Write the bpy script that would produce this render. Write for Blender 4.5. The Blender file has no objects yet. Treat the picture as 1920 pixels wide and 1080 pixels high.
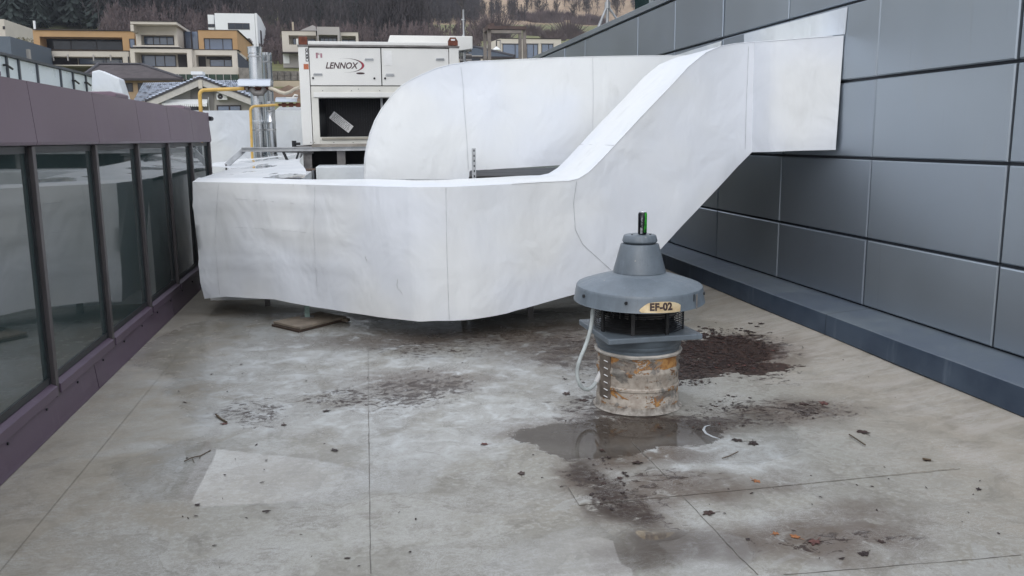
import bpy, bmesh, math, random
import numpy as np
from mathutils import Vector, Matrix, noise

random.seed(7)
S = bpy.context.scene
COL = S.collection

# ------------------------------------------------------------------ camera
EYE = 1.6                      # metres above the flat roof
F = 1620.0                     # focal length in pixels of the 1920 wide photograph
a_, b_ = 665 - 960.0, 261 - 540.0
yv_ = (F * F + (1043 - 960) * a_) / (-b_)
Yv = np.array([a_, b_, F]); Yv /= np.linalg.norm(Yv)
Dv = np.array([1043 - 960, yv_, F]); Dv /= np.linalg.norm(Dv)
Zv = -Dv
Xv = np.cross(Yv, Zv)
RM = np.array([Xv, Yv, Zv])
cam_d = bpy.data.cameras.new('camera')
cam = bpy.data.objects.new('camera', cam_d)
COL.objects.link(cam)
m3 = Matrix([[RM[i][0], -RM[i][1], -RM[i][2]] for i in range(3)])
cam.matrix_world = Matrix.Translation((0, 0, EYE)) @ m3.to_4x4()
cam_d.sensor_width = 36
cam_d.lens = 36 * F / 1920
cam_d.clip_start = 0.05
cam_d.clip_end = 3000
S.camera = cam

# ------------------------------------------------------------------ world, sun, exposure
SUN_EL, SUN_ROT = math.radians(34), math.radians(250)
world = bpy.data.worlds.new('World')
S.world = world
world.use_nodes = True
wt = world.node_tree
wt.nodes.clear()
def wn(t, **k):
    n = wt.nodes.new(t)
    for a, v in k.items(): setattr(n, a, v)
    return n
sky = wn('ShaderNodeTexSky', sky_type='NISHITA', sun_disc=False, sun_elevation=SUN_EL, sun_rotation=SUN_ROT)
sky.air_density = 1.0; sky.dust_density = 2.5; sky.ozone_density = 1.0
bg1 = wn('ShaderNodeBackground'); bg1.inputs[1].default_value = 0.07
bg2 = wn('ShaderNodeBackground'); bg2.inputs[1].default_value = 1.16
tc = wn('ShaderNodeTexCoord')
mp = wn('ShaderNodeMapping'); mp.inputs['Scale'].default_value = (1.6, 1.6, 4.0)
nz = wn('ShaderNodeTexNoise'); nz.inputs['Scale'].default_value = 1.9; nz.inputs['Detail'].default_value = 7; nz.inputs['Roughness'].default_value = .55
cr = wn('ShaderNodeValToRGB')
cr.color_ramp.elements[0].position = .30; cr.color_ramp.elements[0].color = (.66, .72, .84, 1)
cr.color_ramp.elements[1].position = .68; cr.color_ramp.elements[1].color = (1.0, 1.02, 1.06, 1)
cr2 = wn('ShaderNodeValToRGB')
cr2.color_ramp.elements[0].position = .34; cr2.color_ramp.elements[0].color = (.45, .45, .45, 1)
cr2.color_ramp.elements[1].position = .52; cr2.color_ramp.elements[1].color = (1, 1, 1, 1)
mxw = wn('ShaderNodeMixShader'); wo = wn('ShaderNodeOutputWorld')
L = wt.links.new
L(tc.outputs['Generated'], mp.inputs[0]); L(mp.outputs[0], nz.inputs['Vector'])
L(nz.outputs[0], cr.inputs[0]); L(cr.outputs[0], bg2.inputs[0]); L(sky.outputs[0], bg1.inputs[0])
sepw = wn('ShaderNodeSeparateXYZ'); L(tc.outputs['Generated'], sepw.inputs[0])
mrw = wn('ShaderNodeMapRange'); mrw.inputs['From Min'].default_value = 0; mrw.inputs['From Max'].default_value = 1; mrw.inputs['To Min'].default_value = 1.0; mrw.inputs['To Max'].default_value = 1.55
L(sepw.outputs[2], mrw.inputs['Value']); L(mrw.outputs[0], bg2.inputs[1])
L(nz.outputs[0], cr2.inputs[0]); L(cr2.outputs[0], mxw.inputs[0])
L(bg1.outputs[0], mxw.inputs[1]); L(bg2.outputs[0], mxw.inputs[2]); L(mxw.outputs[0], wo.inputs[0])

sun_d = bpy.data.lights.new('sun', 'SUN')
sun_d.energy = 0.9; sun_d.angle = math.radians(45); sun_d.color = (1.0, .97, .93)
sun = bpy.data.objects.new('sun', sun_d); COL.objects.link(sun)
# the brightest part of the overcast: 34 degrees up, behind the camera and slightly left
az = math.radians(200)
sd = Vector((math.sin(az) * math.cos(SUN_EL), math.cos(az) * math.cos(SUN_EL), math.sin(SUN_EL)))
sky.sun_rotation = az
sun.rotation_euler = sd.to_track_quat('Z', 'Y').to_euler()
sun.location = (0, 0, 30)

S.view_settings.view_transform = 'Standard'
S.view_settings.look = 'None'
S.view_settings.exposure = 0.22
S.view_settings.gamma = 1.0
S.view_settings.use_curve_mapping = False
S.render.resolution_x = 1024; S.render.resolution_y = 576

# ------------------------------------------------------------------ geometry of the view (metres from photo pixels at known planes)
def ray(px, py): return RM @ np.array([px - 960.0, py - 540.0, F])
C0 = np.array([0, 0, EYE])
def onZ(px, py, z=0.0):
    d = ray(px, py); return C0 + d * ((z - EYE) / d[2])
def onX(px, py, x):
    d = ray(px, py); return C0 + d * (x / d[0])
def onY(px, py, y):
    d = ray(px, py); return C0 + d * (y / d[1])
def onLine(px, py, p, q):      # vertical plane through plan points p and q
    d = ray(px, py); n = np.array([-(q[1] - p[1]), q[0] - p[0]])
    return C0 + d * (np.dot(n, p) / np.dot(n, d[:2]))

# ------------------------------------------------------------------ node helpers
class NT:
    def __init__(s, name):
        s.m = bpy.data.materials.new(name); s.m.use_nodes = True
        s.t = s.m.node_tree; s.t.nodes.clear()
        s.out = s.t.nodes.new('ShaderNodeOutputMaterial')
        s.bsdf = s.t.nodes.new('ShaderNodeBsdfPrincipled')
        s.t.links.new(s.bsdf.outputs[0], s.out.inputs[0])
        s.geo = s.t.nodes.new('ShaderNodeNewGeometry')
    def n(s, typ, ins=None, **props):
        n = s.t.nodes.new(typ)
        for k, v in props.items(): setattr(n, k, v)
        for k, v in (ins or {}).items(): s.set(n.inputs[k], v)
        return n
    def set(s, sock, v):
        if isinstance(v, bpy.types.NodeSocket): s.t.links.new(v, sock)
        else: sock.default_value = v
    def noise(s, vec, scale, detail=4, rough=.55, dist=0, typ='FBM'):
        return s.n('ShaderNodeTexNoise', {'Vector': vec, 'Scale': scale, 'Detail': detail, 'Roughness': rough, 'Distortion': dist}).outputs[0]
    def math(s, op, a, b=0.0, clamp=False):
        return s.n('ShaderNodeMath', {0: a, 1: b}, operation=op, use_clamp=clamp).outputs[0]
    def ramp(s, v, lo, hi, a=0.0, b=1.0, smooth=True):
        return s.n('ShaderNodeMapRange', {'Value': v, 'From Min': lo, 'From Max': hi, 'To Min': a, 'To Max': b},
                   interpolation_type='SMOOTHSTEP' if smooth else 'LINEAR').outputs[0]
    def mix(s, f, a, b, mode='MIX'):
        n = s.n('ShaderNodeMix', data_type='RGBA', blend_type=mode)
        s.set(n.inputs[0], f)
        for i, v in ((6, a), (7, b)):
            if isinstance(v, bpy.types.NodeSocket): s.t.links.new(v, n.inputs[i])
            else: n.inputs[i].default_value = (v[0], v[1], v[2], 1)
        return n.outputs[2]
    def scaled(s, vec, sc, rot=(0, 0, 0), loc=(0, 0, 0)):
        return s.n('ShaderNodeMapping', {'Vector': vec, 'Scale': sc, 'Rotation': rot, 'Location': loc}).outputs[0]
    def blob(s, vec, c, r, ang=0, soft=.3):
        m = s.n('ShaderNodeMapping', {'Vector': vec, 'Location': (c[0], c[1], 0), 'Rotation': (0, 0, math.radians(ang)), 'Scale': (r[0], r[1], 1e6)}, vector_type='TEXTURE')
        l = s.n('ShaderNodeVectorMath', {0: m.outputs[0]}, operation='LENGTH').outputs['Value']
        return s.ramp(l, 1 + soft, max(0, 1 - soft), 0, 1)
    def bump(s, h, strength, dist=.01, prev=None):
        n = s.n('ShaderNodeBump', {'Height': h, 'Strength': strength, 'Distance': dist})
        if prev is not None: s.t.links.new(prev, n.inputs['Normal'])
        return n.outputs[0]
    def fin(s, color=None, rough=None, metal=None, normal=None, **k):
        B = s.bsdf
        if color is not None:
            if isinstance(color, tuple): B.inputs['Base Color'].default_value = (*color, 1)
            else: s.t.links.new(color, B.inputs['Base Color'])
        if rough is not None: s.set(B.inputs['Roughness'], rough)
        if metal is not None: s.set(B.inputs['Metallic'], metal)
        if normal is not None: s.t.links.new(normal, B.inputs['Normal'])
        for kk, v in k.items(): s.set(B.inputs[kk], v)
        return s.m

def PM(name, col, rough=.5, metal=0., var=.12, vs=3., bump=0., bs=40., ior=1.45, tint=None, fine=0.):
    t = NT(name); P = t.geo.outputs['Position']
    n1 = t.noise(P, vs, 5, .6)
    f = t.ramp(n1, .25, .75)
    dk = tuple(c * (1 - var) for c in col); lt = tuple(min(1, c * (1 + var)) for c in col)
    if tint: lt = tuple(tint)
    c = t.mix(f, dk, lt)
    if fine:
        n2 = t.noise(P, vs * 12, 3, .6)
        c = t.mix(t.ramp(n2, .3, .7, 0, fine), c, tuple(x * .6 for x in col))
    r = t.math('ADD', t.math('MULTIPLY', t.math('SUBTRACT', n1, .5), .25), rough, True)
    nm = t.bump(t.noise(P, bs, 4, .6), bump, .01) if bump else None
    return t.fin(c, r, metal, nm, IOR=ior)

# ------------------------------------------------------------------ mesh builder
class MB:
    def __init__(s): s.v = []; s.f = []
    def quad(s, a, b, c, d):
        i = len(s.v); s.v += [tuple(a), tuple(b), tuple(c), tuple(d)]; s.f.append((i, i + 1, i + 2, i + 3))
    def poly(s, pts):
        i = len(s.v); s.v += [tuple(p) for p in pts]; s.f.append(tuple(range(i, i + len(pts))))
    def box(s, x0, x1, y0, y1, z0, z1, M=None):
        i = len(s.v)
        pts = [(x, y, z) for x in (x0, x1) for y in (y0, y1) for z in (z0, z1)]
        if M is not None: pts = [tuple(M @ Vector(p)) for p in pts]
        s.v += pts
        for q in ((0, 1, 3, 2), (4, 6, 7, 5), (0, 4, 5, 1), (2, 3, 7, 6), (0, 2, 6, 4), (1, 5, 7, 3)):
            s.f.append(tuple(i + k for k in q))
        return s
    def prism(s, pts, vec):            # planar polygon pushed along vec
        i = len(s.v); n = len(pts); vec = Vector(vec)
        s.v += [tuple(p) for p in pts] + [tuple(Vector(p) + vec) for p in pts]
        s.f.append(tuple(range(i, i + n))); s.f.append(tuple(range(i + 2 * n - 1, i + n - 1, -1)))
        for k in range(n):
            k2 = (k + 1) % n
            s.f.append((i + k, i + n + k, i + n + k2, i + k2))
        return s
    def tube(s, path, r, seg=8, cap=True):
        path = [Vector(p) for p in path]; rs = r if isinstance(r, (list, tuple)) else [r] * len(path)
        base = len(s.v); up = None
        for k, p in enumerate(path):
            t = (path[min(k + 1, len(path) - 1)] - path[max(k - 1, 0)]).normalized()
            if up is None:
                up = Vector((0, 0, 1)) if abs(t.z) < .9 else Vector((1, 0, 0))
            u = t.cross(up).normalized(); w = u.cross(t).normalized(); up = w
            for j in range(seg):
                a = 2 * math.pi * j / seg
                s.v.append(tuple(p + (u * math.cos(a) + w * math.sin(a)) * rs[k]))
        for k in range(len(path) - 1):
            for j in range(seg):
                j2 = (j + 1) % seg; A = base + k * seg; B = A + seg
                s.f.append((A + j, A + j2, B + j2, B + j))
        if cap:
            s.f.append(tuple(base + j for j in range(seg - 1, -1, -1)))
            e = base + (len(path) - 1) * seg
            s.f.append(tuple(e + j for j in range(seg)))
        return s
    def lathe(s, prof, c=(0, 0, 0), seg=64):
        base = len(s.v)
        for r, z in prof:
            for j in range(seg):
                a = 2 * math.pi * j / seg
                s.v.append((c[0] + r * math.cos(a), c[1] + r * math.sin(a), c[2] + z))
        for k in range(len(prof) - 1):
            for j in range(seg):
                j2 = (j + 1) % seg; A = base + k * seg; B = A + seg
                s.f.append((A + j, A + j2, B + j2, B + j))
        return s
    def build(s, name, mat, parent=None, smooth=False, bevel=0, seg=2, ang=35):
        root = parent
        while root is not None and root.parent is not None: root = root.parent
        off = Vector(root.location) if root is not None else Vector((0, 0, 0))
        if parent is None:
            off = Vector((0, 0, 0))
        me = bpy.data.meshes.new(name)
        me.from_pydata([(x - off.x, y - off.y, z - off.z) for x, y, z in s.v], [], s.f)
        me.materials.append(mat)
        bm = bmesh.new(); bm.from_mesh(me)
        bmesh.ops.recalc_face_normals(bm, faces=bm.faces)
        if smooth:
            for f in bm.faces: f.smooth = True
            for e in bm.edges:
                if len(e.link_faces) == 2 and e.calc_face_angle() > math.radians(ang): e.smooth = False
        bm.to_mesh(me); bm.free()
        o = bpy.data.objects.new(name, me); COL.objects.link(o)
        if parent is not None: o.parent = parent
        if bevel:
            b = o.modifiers.new('bevel', 'BEVEL'); b.width = bevel; b.segments = seg; b.limit_method = 'ANGLE'; b.angle_limit = math.radians(40)
        return o

def tag(o, label=None, cat=None, group=None, kind=None):
    if label: o['label'] = label
    if cat: o['category'] = cat
    if group: o['group'] = group
    if kind: o['kind'] = kind
    return o
def thing(name, loc, label, cat, group=None):
    o = bpy.data.objects.new(name, None); COL.objects.link(o); o.location = loc
    o.empty_display_size = .1
    return tag(o, label, cat, group)
def copy_tree(o, parent=None):
    c = o.copy(); COL.objects.link(c); c.parent = parent
    for ch in o.children: copy_tree(ch, c)
    return c
def text_mesh(name, body, size, mat, parent, M, shear=0, offset=0, sx=1, extrude=.0006):
    cu = bpy.data.curves.new(name, 'FONT'); cu.body = body; cu.size = size; cu.shear = shear; cu.offset = offset
    cu.extrude = extrude; cu.space_character = 1.08 if body.startswith('EF') else 1.0; cu.align_x = 'CENTER'; cu.align_y = 'CENTER'
    tmp = bpy.data.objects.new(name, cu); COL.objects.link(tmp)
    dg = bpy.context.evaluated_depsgraph_get()
    me = bpy.data.meshes.new_from_object(tmp.evaluated_get(dg))
    bpy.data.objects.remove(tmp)
    me.transform(Matrix.Diagonal((sx, 1, 1, 1)))
    me.transform(M)
    root = parent
    while root.parent is not None: root = root.parent
    me.transform(Matrix.Translation(-Vector(root.location)))
    me.materials.clear(); me.materials.append(mat)
    o = bpy.data.objects.new(name, me); COL.objects.link(o); o.parent = parent
    return o

# ------------------------------------------------------------------ materials
# white roofing membrane
def membrane(name, col, wr=1.0):
    t = NT(name); P = t.geo.outputs['Position']
    big = t.noise(P, .9, 3, .5); mid = t.noise(t.scaled(P, (1.6, 1.6, 1.2)), 1.5, 3, .5, .4); fine = t.noise(P, 60, 3, .6)
    warm = t.noise(P, 1.1, 2, .5)
    c = t.mix(t.ramp(warm, .35, .65), tuple(x * y for x, y in zip(col, (.965, .985, 1.03))), tuple(x * y for x, y in zip(col, (1.0, 1.0, .985))))
    drt = t.noise(t.scaled(P, (2.2, 2.2, .9)), 1.7, 7, .68, .3)
    c = t.mix(t.ramp(drt, .54, .86, 0, .30), c, (.36, .36, .33))
    spk = t.noise(t.scaled(P, (9, 9, 3.2), (0, .4, 0)), 2.3, 5, .7)
    c = t.mix(t.ramp(spk, .735, .77, 0, .6), c, (.2, .19, .18))
    nb = t.bump(mid, .5 * wr, .07)
    nb = t.bump(t.noise(t.scaled(P, (1, 1, .7), (0, .5, .3)), 2.6, 2, .45, .8), .22 * wr, .03, nb)
    fold = t.math('ABSOLUTE', t.math('SUBTRACT', t.noise(t.scaled(P, (1, 1, .8), (0, .6, 0)), 1.5, 2, .5, .5), .5))
    nb = t.bump(t.ramp(fold, .0, .10), .07 * wr, .012, nb)
    nb = t.bump(fine, .08, .002, nb)
    return t.fin(c, t.ramp(mid, .3, .7, .36, .52), 0, nb, IOR=1.42)
M_mem = membrane('white_membrane', (.78, .795, .81))
M_mem2 = membrane('white_membrane_worn', (.68, .71, .73), 1.4)
M_seam = PM('membrane_seam', (.42, .43, .45), .5, vs=20, var=.3)
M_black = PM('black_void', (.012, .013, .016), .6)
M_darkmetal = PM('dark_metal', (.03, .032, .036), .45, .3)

# wall panels, metallic grey paint
def panelmat():
    t = NT('grey_metallic_panel'); P = t.geo.outputs['Position']
    oi = t.n('ShaderNodeObjectInfo').outputs['Random']
    n1 = t.noise(P, .8, 3, .5)
    c = t.mix(t.ramp(n1, .3, .7), (.39, .44, .49), (.42, .47, .52))
    c = t.mix(t.math('MULTIPLY', oi, .7), c, (.335, .385, .455))
    st = t.noise(t.scaled(P, (8, 8, 1.2)), 1.5, 4, .6)
    c = t.mix(t.ramp(st, .55, .85, 0, .28), c, (.42, .43, .43))
    drp = t.noise(t.scaled(P, (30, 30, .9)), 1.2, 5, .7)
    c = t.mix(t.ramp(drp, .60, .80, 0, .30), c, (.24, .27, .31))
    nb = t.bump(t.noise(P, 1.1, 1, .5), .09, .03)
    return t.fin(c, t.ramp(n1, .3, .7, .37, .42), .80, nb)
M_panel = panelmat()
M_joint = PM('joint_dark', (.03, .035, .045), .5, .3)  # dark backing seen in the panel joints
def kerbmat():
    t = NT('blue_grey_sheet_metal'); P = t.geo.outputs['Position']
    n = t.noise(P, 2.2, 5, .6); st = t.noise(t.scaled(P, (3, 5, .5)), 1.6, 6, .68)
    c = t.mix(t.ramp(n, .3, .7), (.032, .052, .088), (.070, .098, .14))
    c = t.mix(t.ramp(st, .55, .78, 0, .6), c, (.19, .235, .29))
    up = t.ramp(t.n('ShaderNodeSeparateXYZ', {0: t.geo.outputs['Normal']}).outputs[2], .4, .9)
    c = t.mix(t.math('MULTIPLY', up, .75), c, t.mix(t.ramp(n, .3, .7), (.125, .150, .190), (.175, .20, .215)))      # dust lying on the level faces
    return t.fin(c, t.ramp(n, .3, .7, .42, .6), .25, t.bump(n, .2, .02))
M_kerb = kerbmat()

# brown purple facade paint
def mauve(name, a, b, r=.42):
    t = NT(name); P = t.geo.outputs['Position']
    n = t.noise(P, 1.4, 4, .6); st = t.noise(t.scaled(P, (6, 6, .8)), 2.0, 5, .65)
    c = t.mix(t.ramp(n, .3, .7), a, b)
    c = t.mix(t.ramp(st, .6, .85, 0, .35), c, (.30, .27, .28))
    return t.fin(c, t.ramp(n, .3, .7, r - .05, r + .08), .15, t.bump(n, .1, .01))
M_fascia = mauve('mauve_fascia', (.156, .110, .144), (.195, .146, .180))
M_sill = mauve('mauve_sill', (.100, .066, .104), (.140, .100, .142), .36)
M_mull = PM('mullion_paint', (.095, .085, .088), .38, .3, vs=4)
M_frame = PM('dark_window_frame', (.028, .032, .036), .4, .2)
def glassmat(name, col, ior, rough=.02):
    t = NT(name); P = t.geo.outputs['Position']
    n = t.noise(P, .5, 2, .5); d = t.noise(t.scaled(P, (2, 2, .5)), 4, 6, .65)
    c = t.mix(t.ramp(n, .3, .7), col, tuple(x * 1.35 for x in col))
    c = t.mix(t.ramp(d, .55, .85, 0, .25), c, (.10, .11, .10))
    return t.fin(c, t.ramp(d, .4, .9, rough, rough + .07), 0, t.bump(n, .03, .02), IOR=ior)
M_glass = glassmat('tinted_facade_glass', (.034, .050, .050), 2.2)
M_glass_far = glassmat('house_window_glass', (.015, .02, .03), 1.5, .05)
M_steel = PM('galvanised_steel', (.42, .43, .44), .42, .75, var=.25, vs=6, bump=.1)
M_steeld = PM('weathered_steel', (.20, .19, .185), .6, .4, var=.35, vs=5, bump=.2)
M_chrome = PM('stainless_flue', (.52, .54, .56), .22, 1., var=.12, vs=2.5, bump=.06, bs=12)
M_alu = PM('aluminium_shield', (.44, .48, .54), .45, .5, var=.08)
M_yellow = PM('yellow_gas_paint', (.56, .36, .10), .45, 0, var=.2, vs=6)
M_rust = PM('rusty_steel', (.16, .055, .035), .8, .1, var=.45, vs=12, bump=.5)
M_cream = PM('cream_hose', (.52, .47, .38), .6)
M_unit = PM('unit_white_paint', (.72, .72, .70), .38, 0, var=.05, vs=1.5, tint=(.76, .755, .725))
M_unitc = PM('unit_cream_paint', (.66, .65, .60), .42, 0, var=.09, vs=3)
M_gap = PM('panel_gap', (.09, .09, .09), .6)
M_logo = PM('logo_dark', (.06, .03, .035), .5)
M_red = PM('logo_red', (.33, .03, .06), .45)
M_orange = PM('orange_sticker', (.45, .14, .07), .6, var=.25, vs=60)
M_paper = PM('sticker_paper', (.82, .82, .82), .6, var=.15, vs=30)
def fanpaint(name, col):
    t = NT(name); P = t.geo.outputs['Position']
    n = t.noise(P, 6, 5, .6); st = t.noise(t.scaled(P, (14, 14, 1.6)), 1.6, 6, .65); fs = t.noise(P, 70, 3, .6); ch = t.noise(P, 22, 5, .7)
    c = t.mix(t.ramp(n, .3, .7), tuple(x * .86 for x in col), tuple(x * 1.10 for x in col))
    c = t.mix(t.ramp(st, .54, .74, 0, .35), c, tuple(x * 1.75 for x in col))
    c = t.mix(t.ramp(st, .44, .30, 0, .35), c, tuple(x * .62 for x in col))
    c = t.mix(t.ramp(fs, .55, .75, 0, .25), c, tuple(x * .55 for x in col))
    c = t.mix(t.ramp(ch, .695, .715, 0, .8), c, (.30, .29, .27))
    return t.fin(c, t.ramp(st, .3, .7, .33, .50), .05, t.bump(n, .12, .01, t.bump(fs, .05, .002)))
M_fan = fanpaint('fan_blue_grey_paint', (.145, .175, .205)); M_fancone = fanpaint('fan_cone_paint', (.138, .165, .192))
M_collar = PM('fan_collar_paint', (.105, .13, .155), .42, .1, var=.2, vs=8)
M_wire = PM('guard_wire', (.018, .018, .020), .4, .5)
M_motor = PM('motor_housing', (.03, .03, .032), .5, .3, var=.4, vs=18)
M_conduit = PM('grey_conduit', (.46, .50, .50), .5, 0, var=.2, vs=14)

def rustcyl():
    t = NT('peeling_painted_steel'); P = t.geo.outputs['Position']
    n = t.noise(P, 5, 6, .65, .4); n2 = t.noise(t.scaled(P, (1, 1, 2.2), (0, 0, 0), (3, 1, 7)), 7, 7, .7, .5); n3 = t.noise(P, 26, 4, .6)
    z = t.n('ShaderNodeSeparateXYZ', {0: P}).outputs[2]
    paint = t.mix(t.ramp(n3, .3, .7), (.33, .28, .235), (.50, .45, .39))
    grey = t.mix(t.ramp(n3, .3, .7), (.17, .16, .15), (.27, .26, .24))
    rust = t.mix(t.ramp(n3, .35, .65), (.26, .11, .03), (.46, .25, .085))
    band = t.math('MULTIPLY', t.ramp(z, .262, .275), 1.15)                       # the upper ring has lost most of its paint
    f = t.math('ADD', n2, t.math('MULTIPLY', band, .10))
    c = t.mix(t.ramp(f, .545, .565), paint, rust)
    c = t.mix(t.ramp(n, .55, .60, 0, .85), c, grey)
    c = t.mix(t.ramp(t.noise(P, 13, 5, .7), .62, .68, 0, .8), c, (.16, .055, .03))
    edge = t.math('MULTIPLY', t.ramp(f, .545, .555), t.ramp(f, .58, .565))
    c = t.mix(t.math('MULTIPLY', edge, .6), c, (.07, .045, .03))
    c = t.mix(t.ramp(z, .05, .03), c, t.mix(t.ramp(n3, .3, .7), (.20, .175, .15), (.46, .43, .39)))
    return t.fin(c, t.ramp(n, .3, .7, .45, .75), t.math('MULTIPLY', t.ramp(n, .56, .6), .3), t.bump(t.ramp(f, .54, .58), .5, .004, t.bump(n3, .15, .003)))
M_rustcyl = rustcyl()
def brass():
    t = NT('brass_plate'); P = t.geo.outputs['Position']
    n = t.noise(P, 18, 3, .6)
    return t.fin(t.mix(t.ramp(n, .3, .7), (.62, .46, .25), (.80, .66, .43)), .35, .3)
M_brass = brass()

# ------------------------------------------------------------------ ROOF FLOOR
XL, XK, XW = -1.742, 3.497, 3.85         # glazed wall, kerb face, panelled wall
def floorz(x, y):
    z = 0.0
    if x > 2.75: z = .084 * ((x - 2.75) / (XK - 2.75)) ** 1.6
    z += .0035 * noise.noise(Vector((x * .9, y * .9, 0))) * (1 if x < 2.75 else 2.2)
    return z
def pxy(px, py): p = onZ(px, py); return (p[0], p[1])
MASKS = {}
def floor_material():
    t = NT('weathered_roof_sheet'); P = t.geo.outputs['Position']
    flat = t.n('ShaderNodeVectorMath', {0: P, 1: (1, 1, 0)}, operation='MULTIPLY').outputs[0]
    nb = t.noise(flat, .55, 4, .55); n1 = t.noise(flat, 1.9, 6, .62, .5); n2 = t.noise(flat, 7, 6, .68, .6); n3 = t.noise(flat, 34, 5, .7)
    n4 = t.noise(flat, 140, 2, .6)
    def blobs(lst, soft=.35):       # stain masks live on the floor mesh as attributes
        nm = 'stain_%d' % len(MASKS); MASKS[nm] = (lst, soft)
        return t.n('ShaderNodeAttribute', attribute_name=nm).outputs['Fac']
    # base tones
    c = t.mix(t.ramp(nb, .36, .64), (.298, .280, .240), (.356, .350, .312))
    c = t.mix(t.ramp(n1, .38, .62, 0, .6), c, (.375, .37, .345))
    c = t.mix(t.ramp(n2, .50, .64, 0, .58), c, (.215, .200, .175))
    c = t.mix(t.ramp(n3, .47, .62, 0, .50), c, (.45, .445, .42))
    c = t.mix(t.ramp(n4, .3, .8, 0, .25), c, (.20, .19, .175))
    # crisp-edged dried tide patches
    np_ = t.noise(t.scaled(flat, (1, 1, 1), (0, 0, 0), (5, 2, 0)), 1.35, 6, .60, .9)
    c = t.mix(t.ramp(np_, .515, .525, 0, .38), c, (.225, .212, .185))
    c = t.mix(t.ramp(np_, .40, .39, 0, .35), c, (.43, .435, .425))
    tide = t.math('MULTIPLY', t.ramp(np_, .505, .517), t.ramp(np_, .531, .519))
    c = t.mix(t.math('MULTIPLY', tide, .30), c, (.16, .15, .13))
    # crumpled pale scratches
    cr1 = t.math('ABSOLUTE', t.math('SUBTRACT', t.noise(flat, 6.5, 9, .78, 2.6), .5))
    c = t.mix(t.math('MULTIPLY', t.ramp(cr1, .020, .0), t.ramp(n1, .40, .58, 0, .55)), c, (.52, .52, .50))
    cr3 = t.math('ABSOLUTE', t.math('SUBTRACT', t.noise(t.scaled(flat, (1, 1, 1), (0, 0, 1), (9, 4, 0)), 11, 8, .75, 1.6), .5))
    c = t.mix(t.math('MULTIPLY', t.ramp(cr3, .018, .0), .30), c, (.17, .16, .145))
    # bleached zone in the middle (dried film)
    bl = blobs([(560, 690, 1.4, 1.6, 0), (800, 740, .9, 1.2, 0), (930, 720, .7, 1.0, 0), (1330, 850, .45, .35, 0)], .45)
    bl = t.math('MULTIPLY', bl, t.ramp(n1, .36, .50))
    c = t.mix(t.math('MULTIPLY', bl, t.ramp(n2, .30, .55, .88, .18)), c, (.60, .625, .63))
    # warm dusty margins
    xs = t.n('ShaderNodeSeparateXYZ', {0: P}).outputs[0]
    mgn = t.math('MULTIPLY', t.math('SUBTRACT', n1, .5), 1.6)
    xj = t.math('ADD', xs, mgn)
    mg = t.math('MAXIMUM', t.ramp(xj, 2.1, 3.1), t.ramp(xj, -.75, -1.4))
    c = t.mix(t.math('MULTIPLY', mg, .62), c, t.mix(t.ramp(n2, .35, .65), (.25, .215, .165), (.38, .335, .27)))
    # brown silt
    silt = blobs([(1120, 800, .34, .30, 0), (1250, 800, .46, .20, 0), (1040, 808, .30, .22, 0), (1140, 920, .17, .42, 12), (1235, 1030, .20, .20, 0), (1200, 860, .30, .16, 0),
                  (1390, 660, .50, .42, 0), (1060, 650, .60, .55, 0), (1470, 775, .42, .25, 0), (780, 715, .45, .34, 0), (900, 628, 1.5, .35, 0), (1290, 910, .5, .12, 0), (1500, 1000, .5, .2, 0)], .55)
    sm = t.math('MULTIPLY', silt, t.ramp(n2, .30, .48))
    c = t.mix(t.math('MULTIPLY', sm, .80), c, (.112, .083, .064))
    core = blobs([(1130, 800, .26, .20, 0), (1240, 798, .34, .12, 0), (1040, 812, .20, .12, 0), (1125, 890, .10, .22, 12), (1160, 945, .12, .16, 12)], .5)
    c = t.mix(t.math('MULTIPLY', core, t.ramp(n2, .34, .46, 0, .92)), c, (.050, .036, .028))
    fr = t.noise(t.scaled(flat, (1, 1.5, 1), (0, 0, .1), (1, 8, 0)), 14, 7, .75, .8)
    dk = blobs([(1345, 655, .50, .42, 0), (1290, 695, .34, .30, 0), (1400, 690, .34, .20, 0)], .5)
    dkm = t.ramp(t.math('ADD', dk, t.math('MULTIPLY', t.math('SUBTRACT', fr, .5), 1.9)), .52, .58)
    c = t.mix(t.math('MULTIPLY', dkm, .93), c, t.mix(t.ramp(n3, .4, .6), (.018, .011, .009), (.062, .029, .020)))
    # fine wet debris crumbs
    fm_ = blobs([(1145, 915, .20, .46, 14), (1110, 770, .36, .5, 0), (1080, 650, .60, .85, 0), (760, 735, .6, .5, 10), (655, 745, .4, .25, 0), (470, 775, .4, .4, 0), (1300, 790, .5, .28, 0),
                 (1400, 775, .5, .35, 0), (1500, 775, .45, .25, 0), (1430, 700, .35, .35, 0), (850, 645, .9, .5, 0), (1240, 905, .35, .1, 0), (1530, 1010, .45, .1, 0)], .7)
    ck = t.ramp(t.math('ADD', fr, t.math('MULTIPLY', fm_, .16)), .685, .705)
    c = t.mix(t.math('MULTIPLY', ck, t.math('MULTIPLY', fm_, .95, True)), c, (.036, .020, .015))
    # pale dirty run-off band on the rising edge
    band = t.ramp(xj, 2.95, 3.25)
    c = t.mix(t.math('MULTIPLY', band, t.ramp(t.noise(t.scaled(flat, (1.2, 5, 1)), 1.6, 6, .7), .42, .62, .1, .75)), c, (.41, .375, .335))
    # dark algae flecks, drawn out along the roof's low lines
    fl = t.noise(t.scaled(flat, (1.0, 1.0, 1), (0, 0, .15)), 9.5, 8, .78, 1.1)
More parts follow.
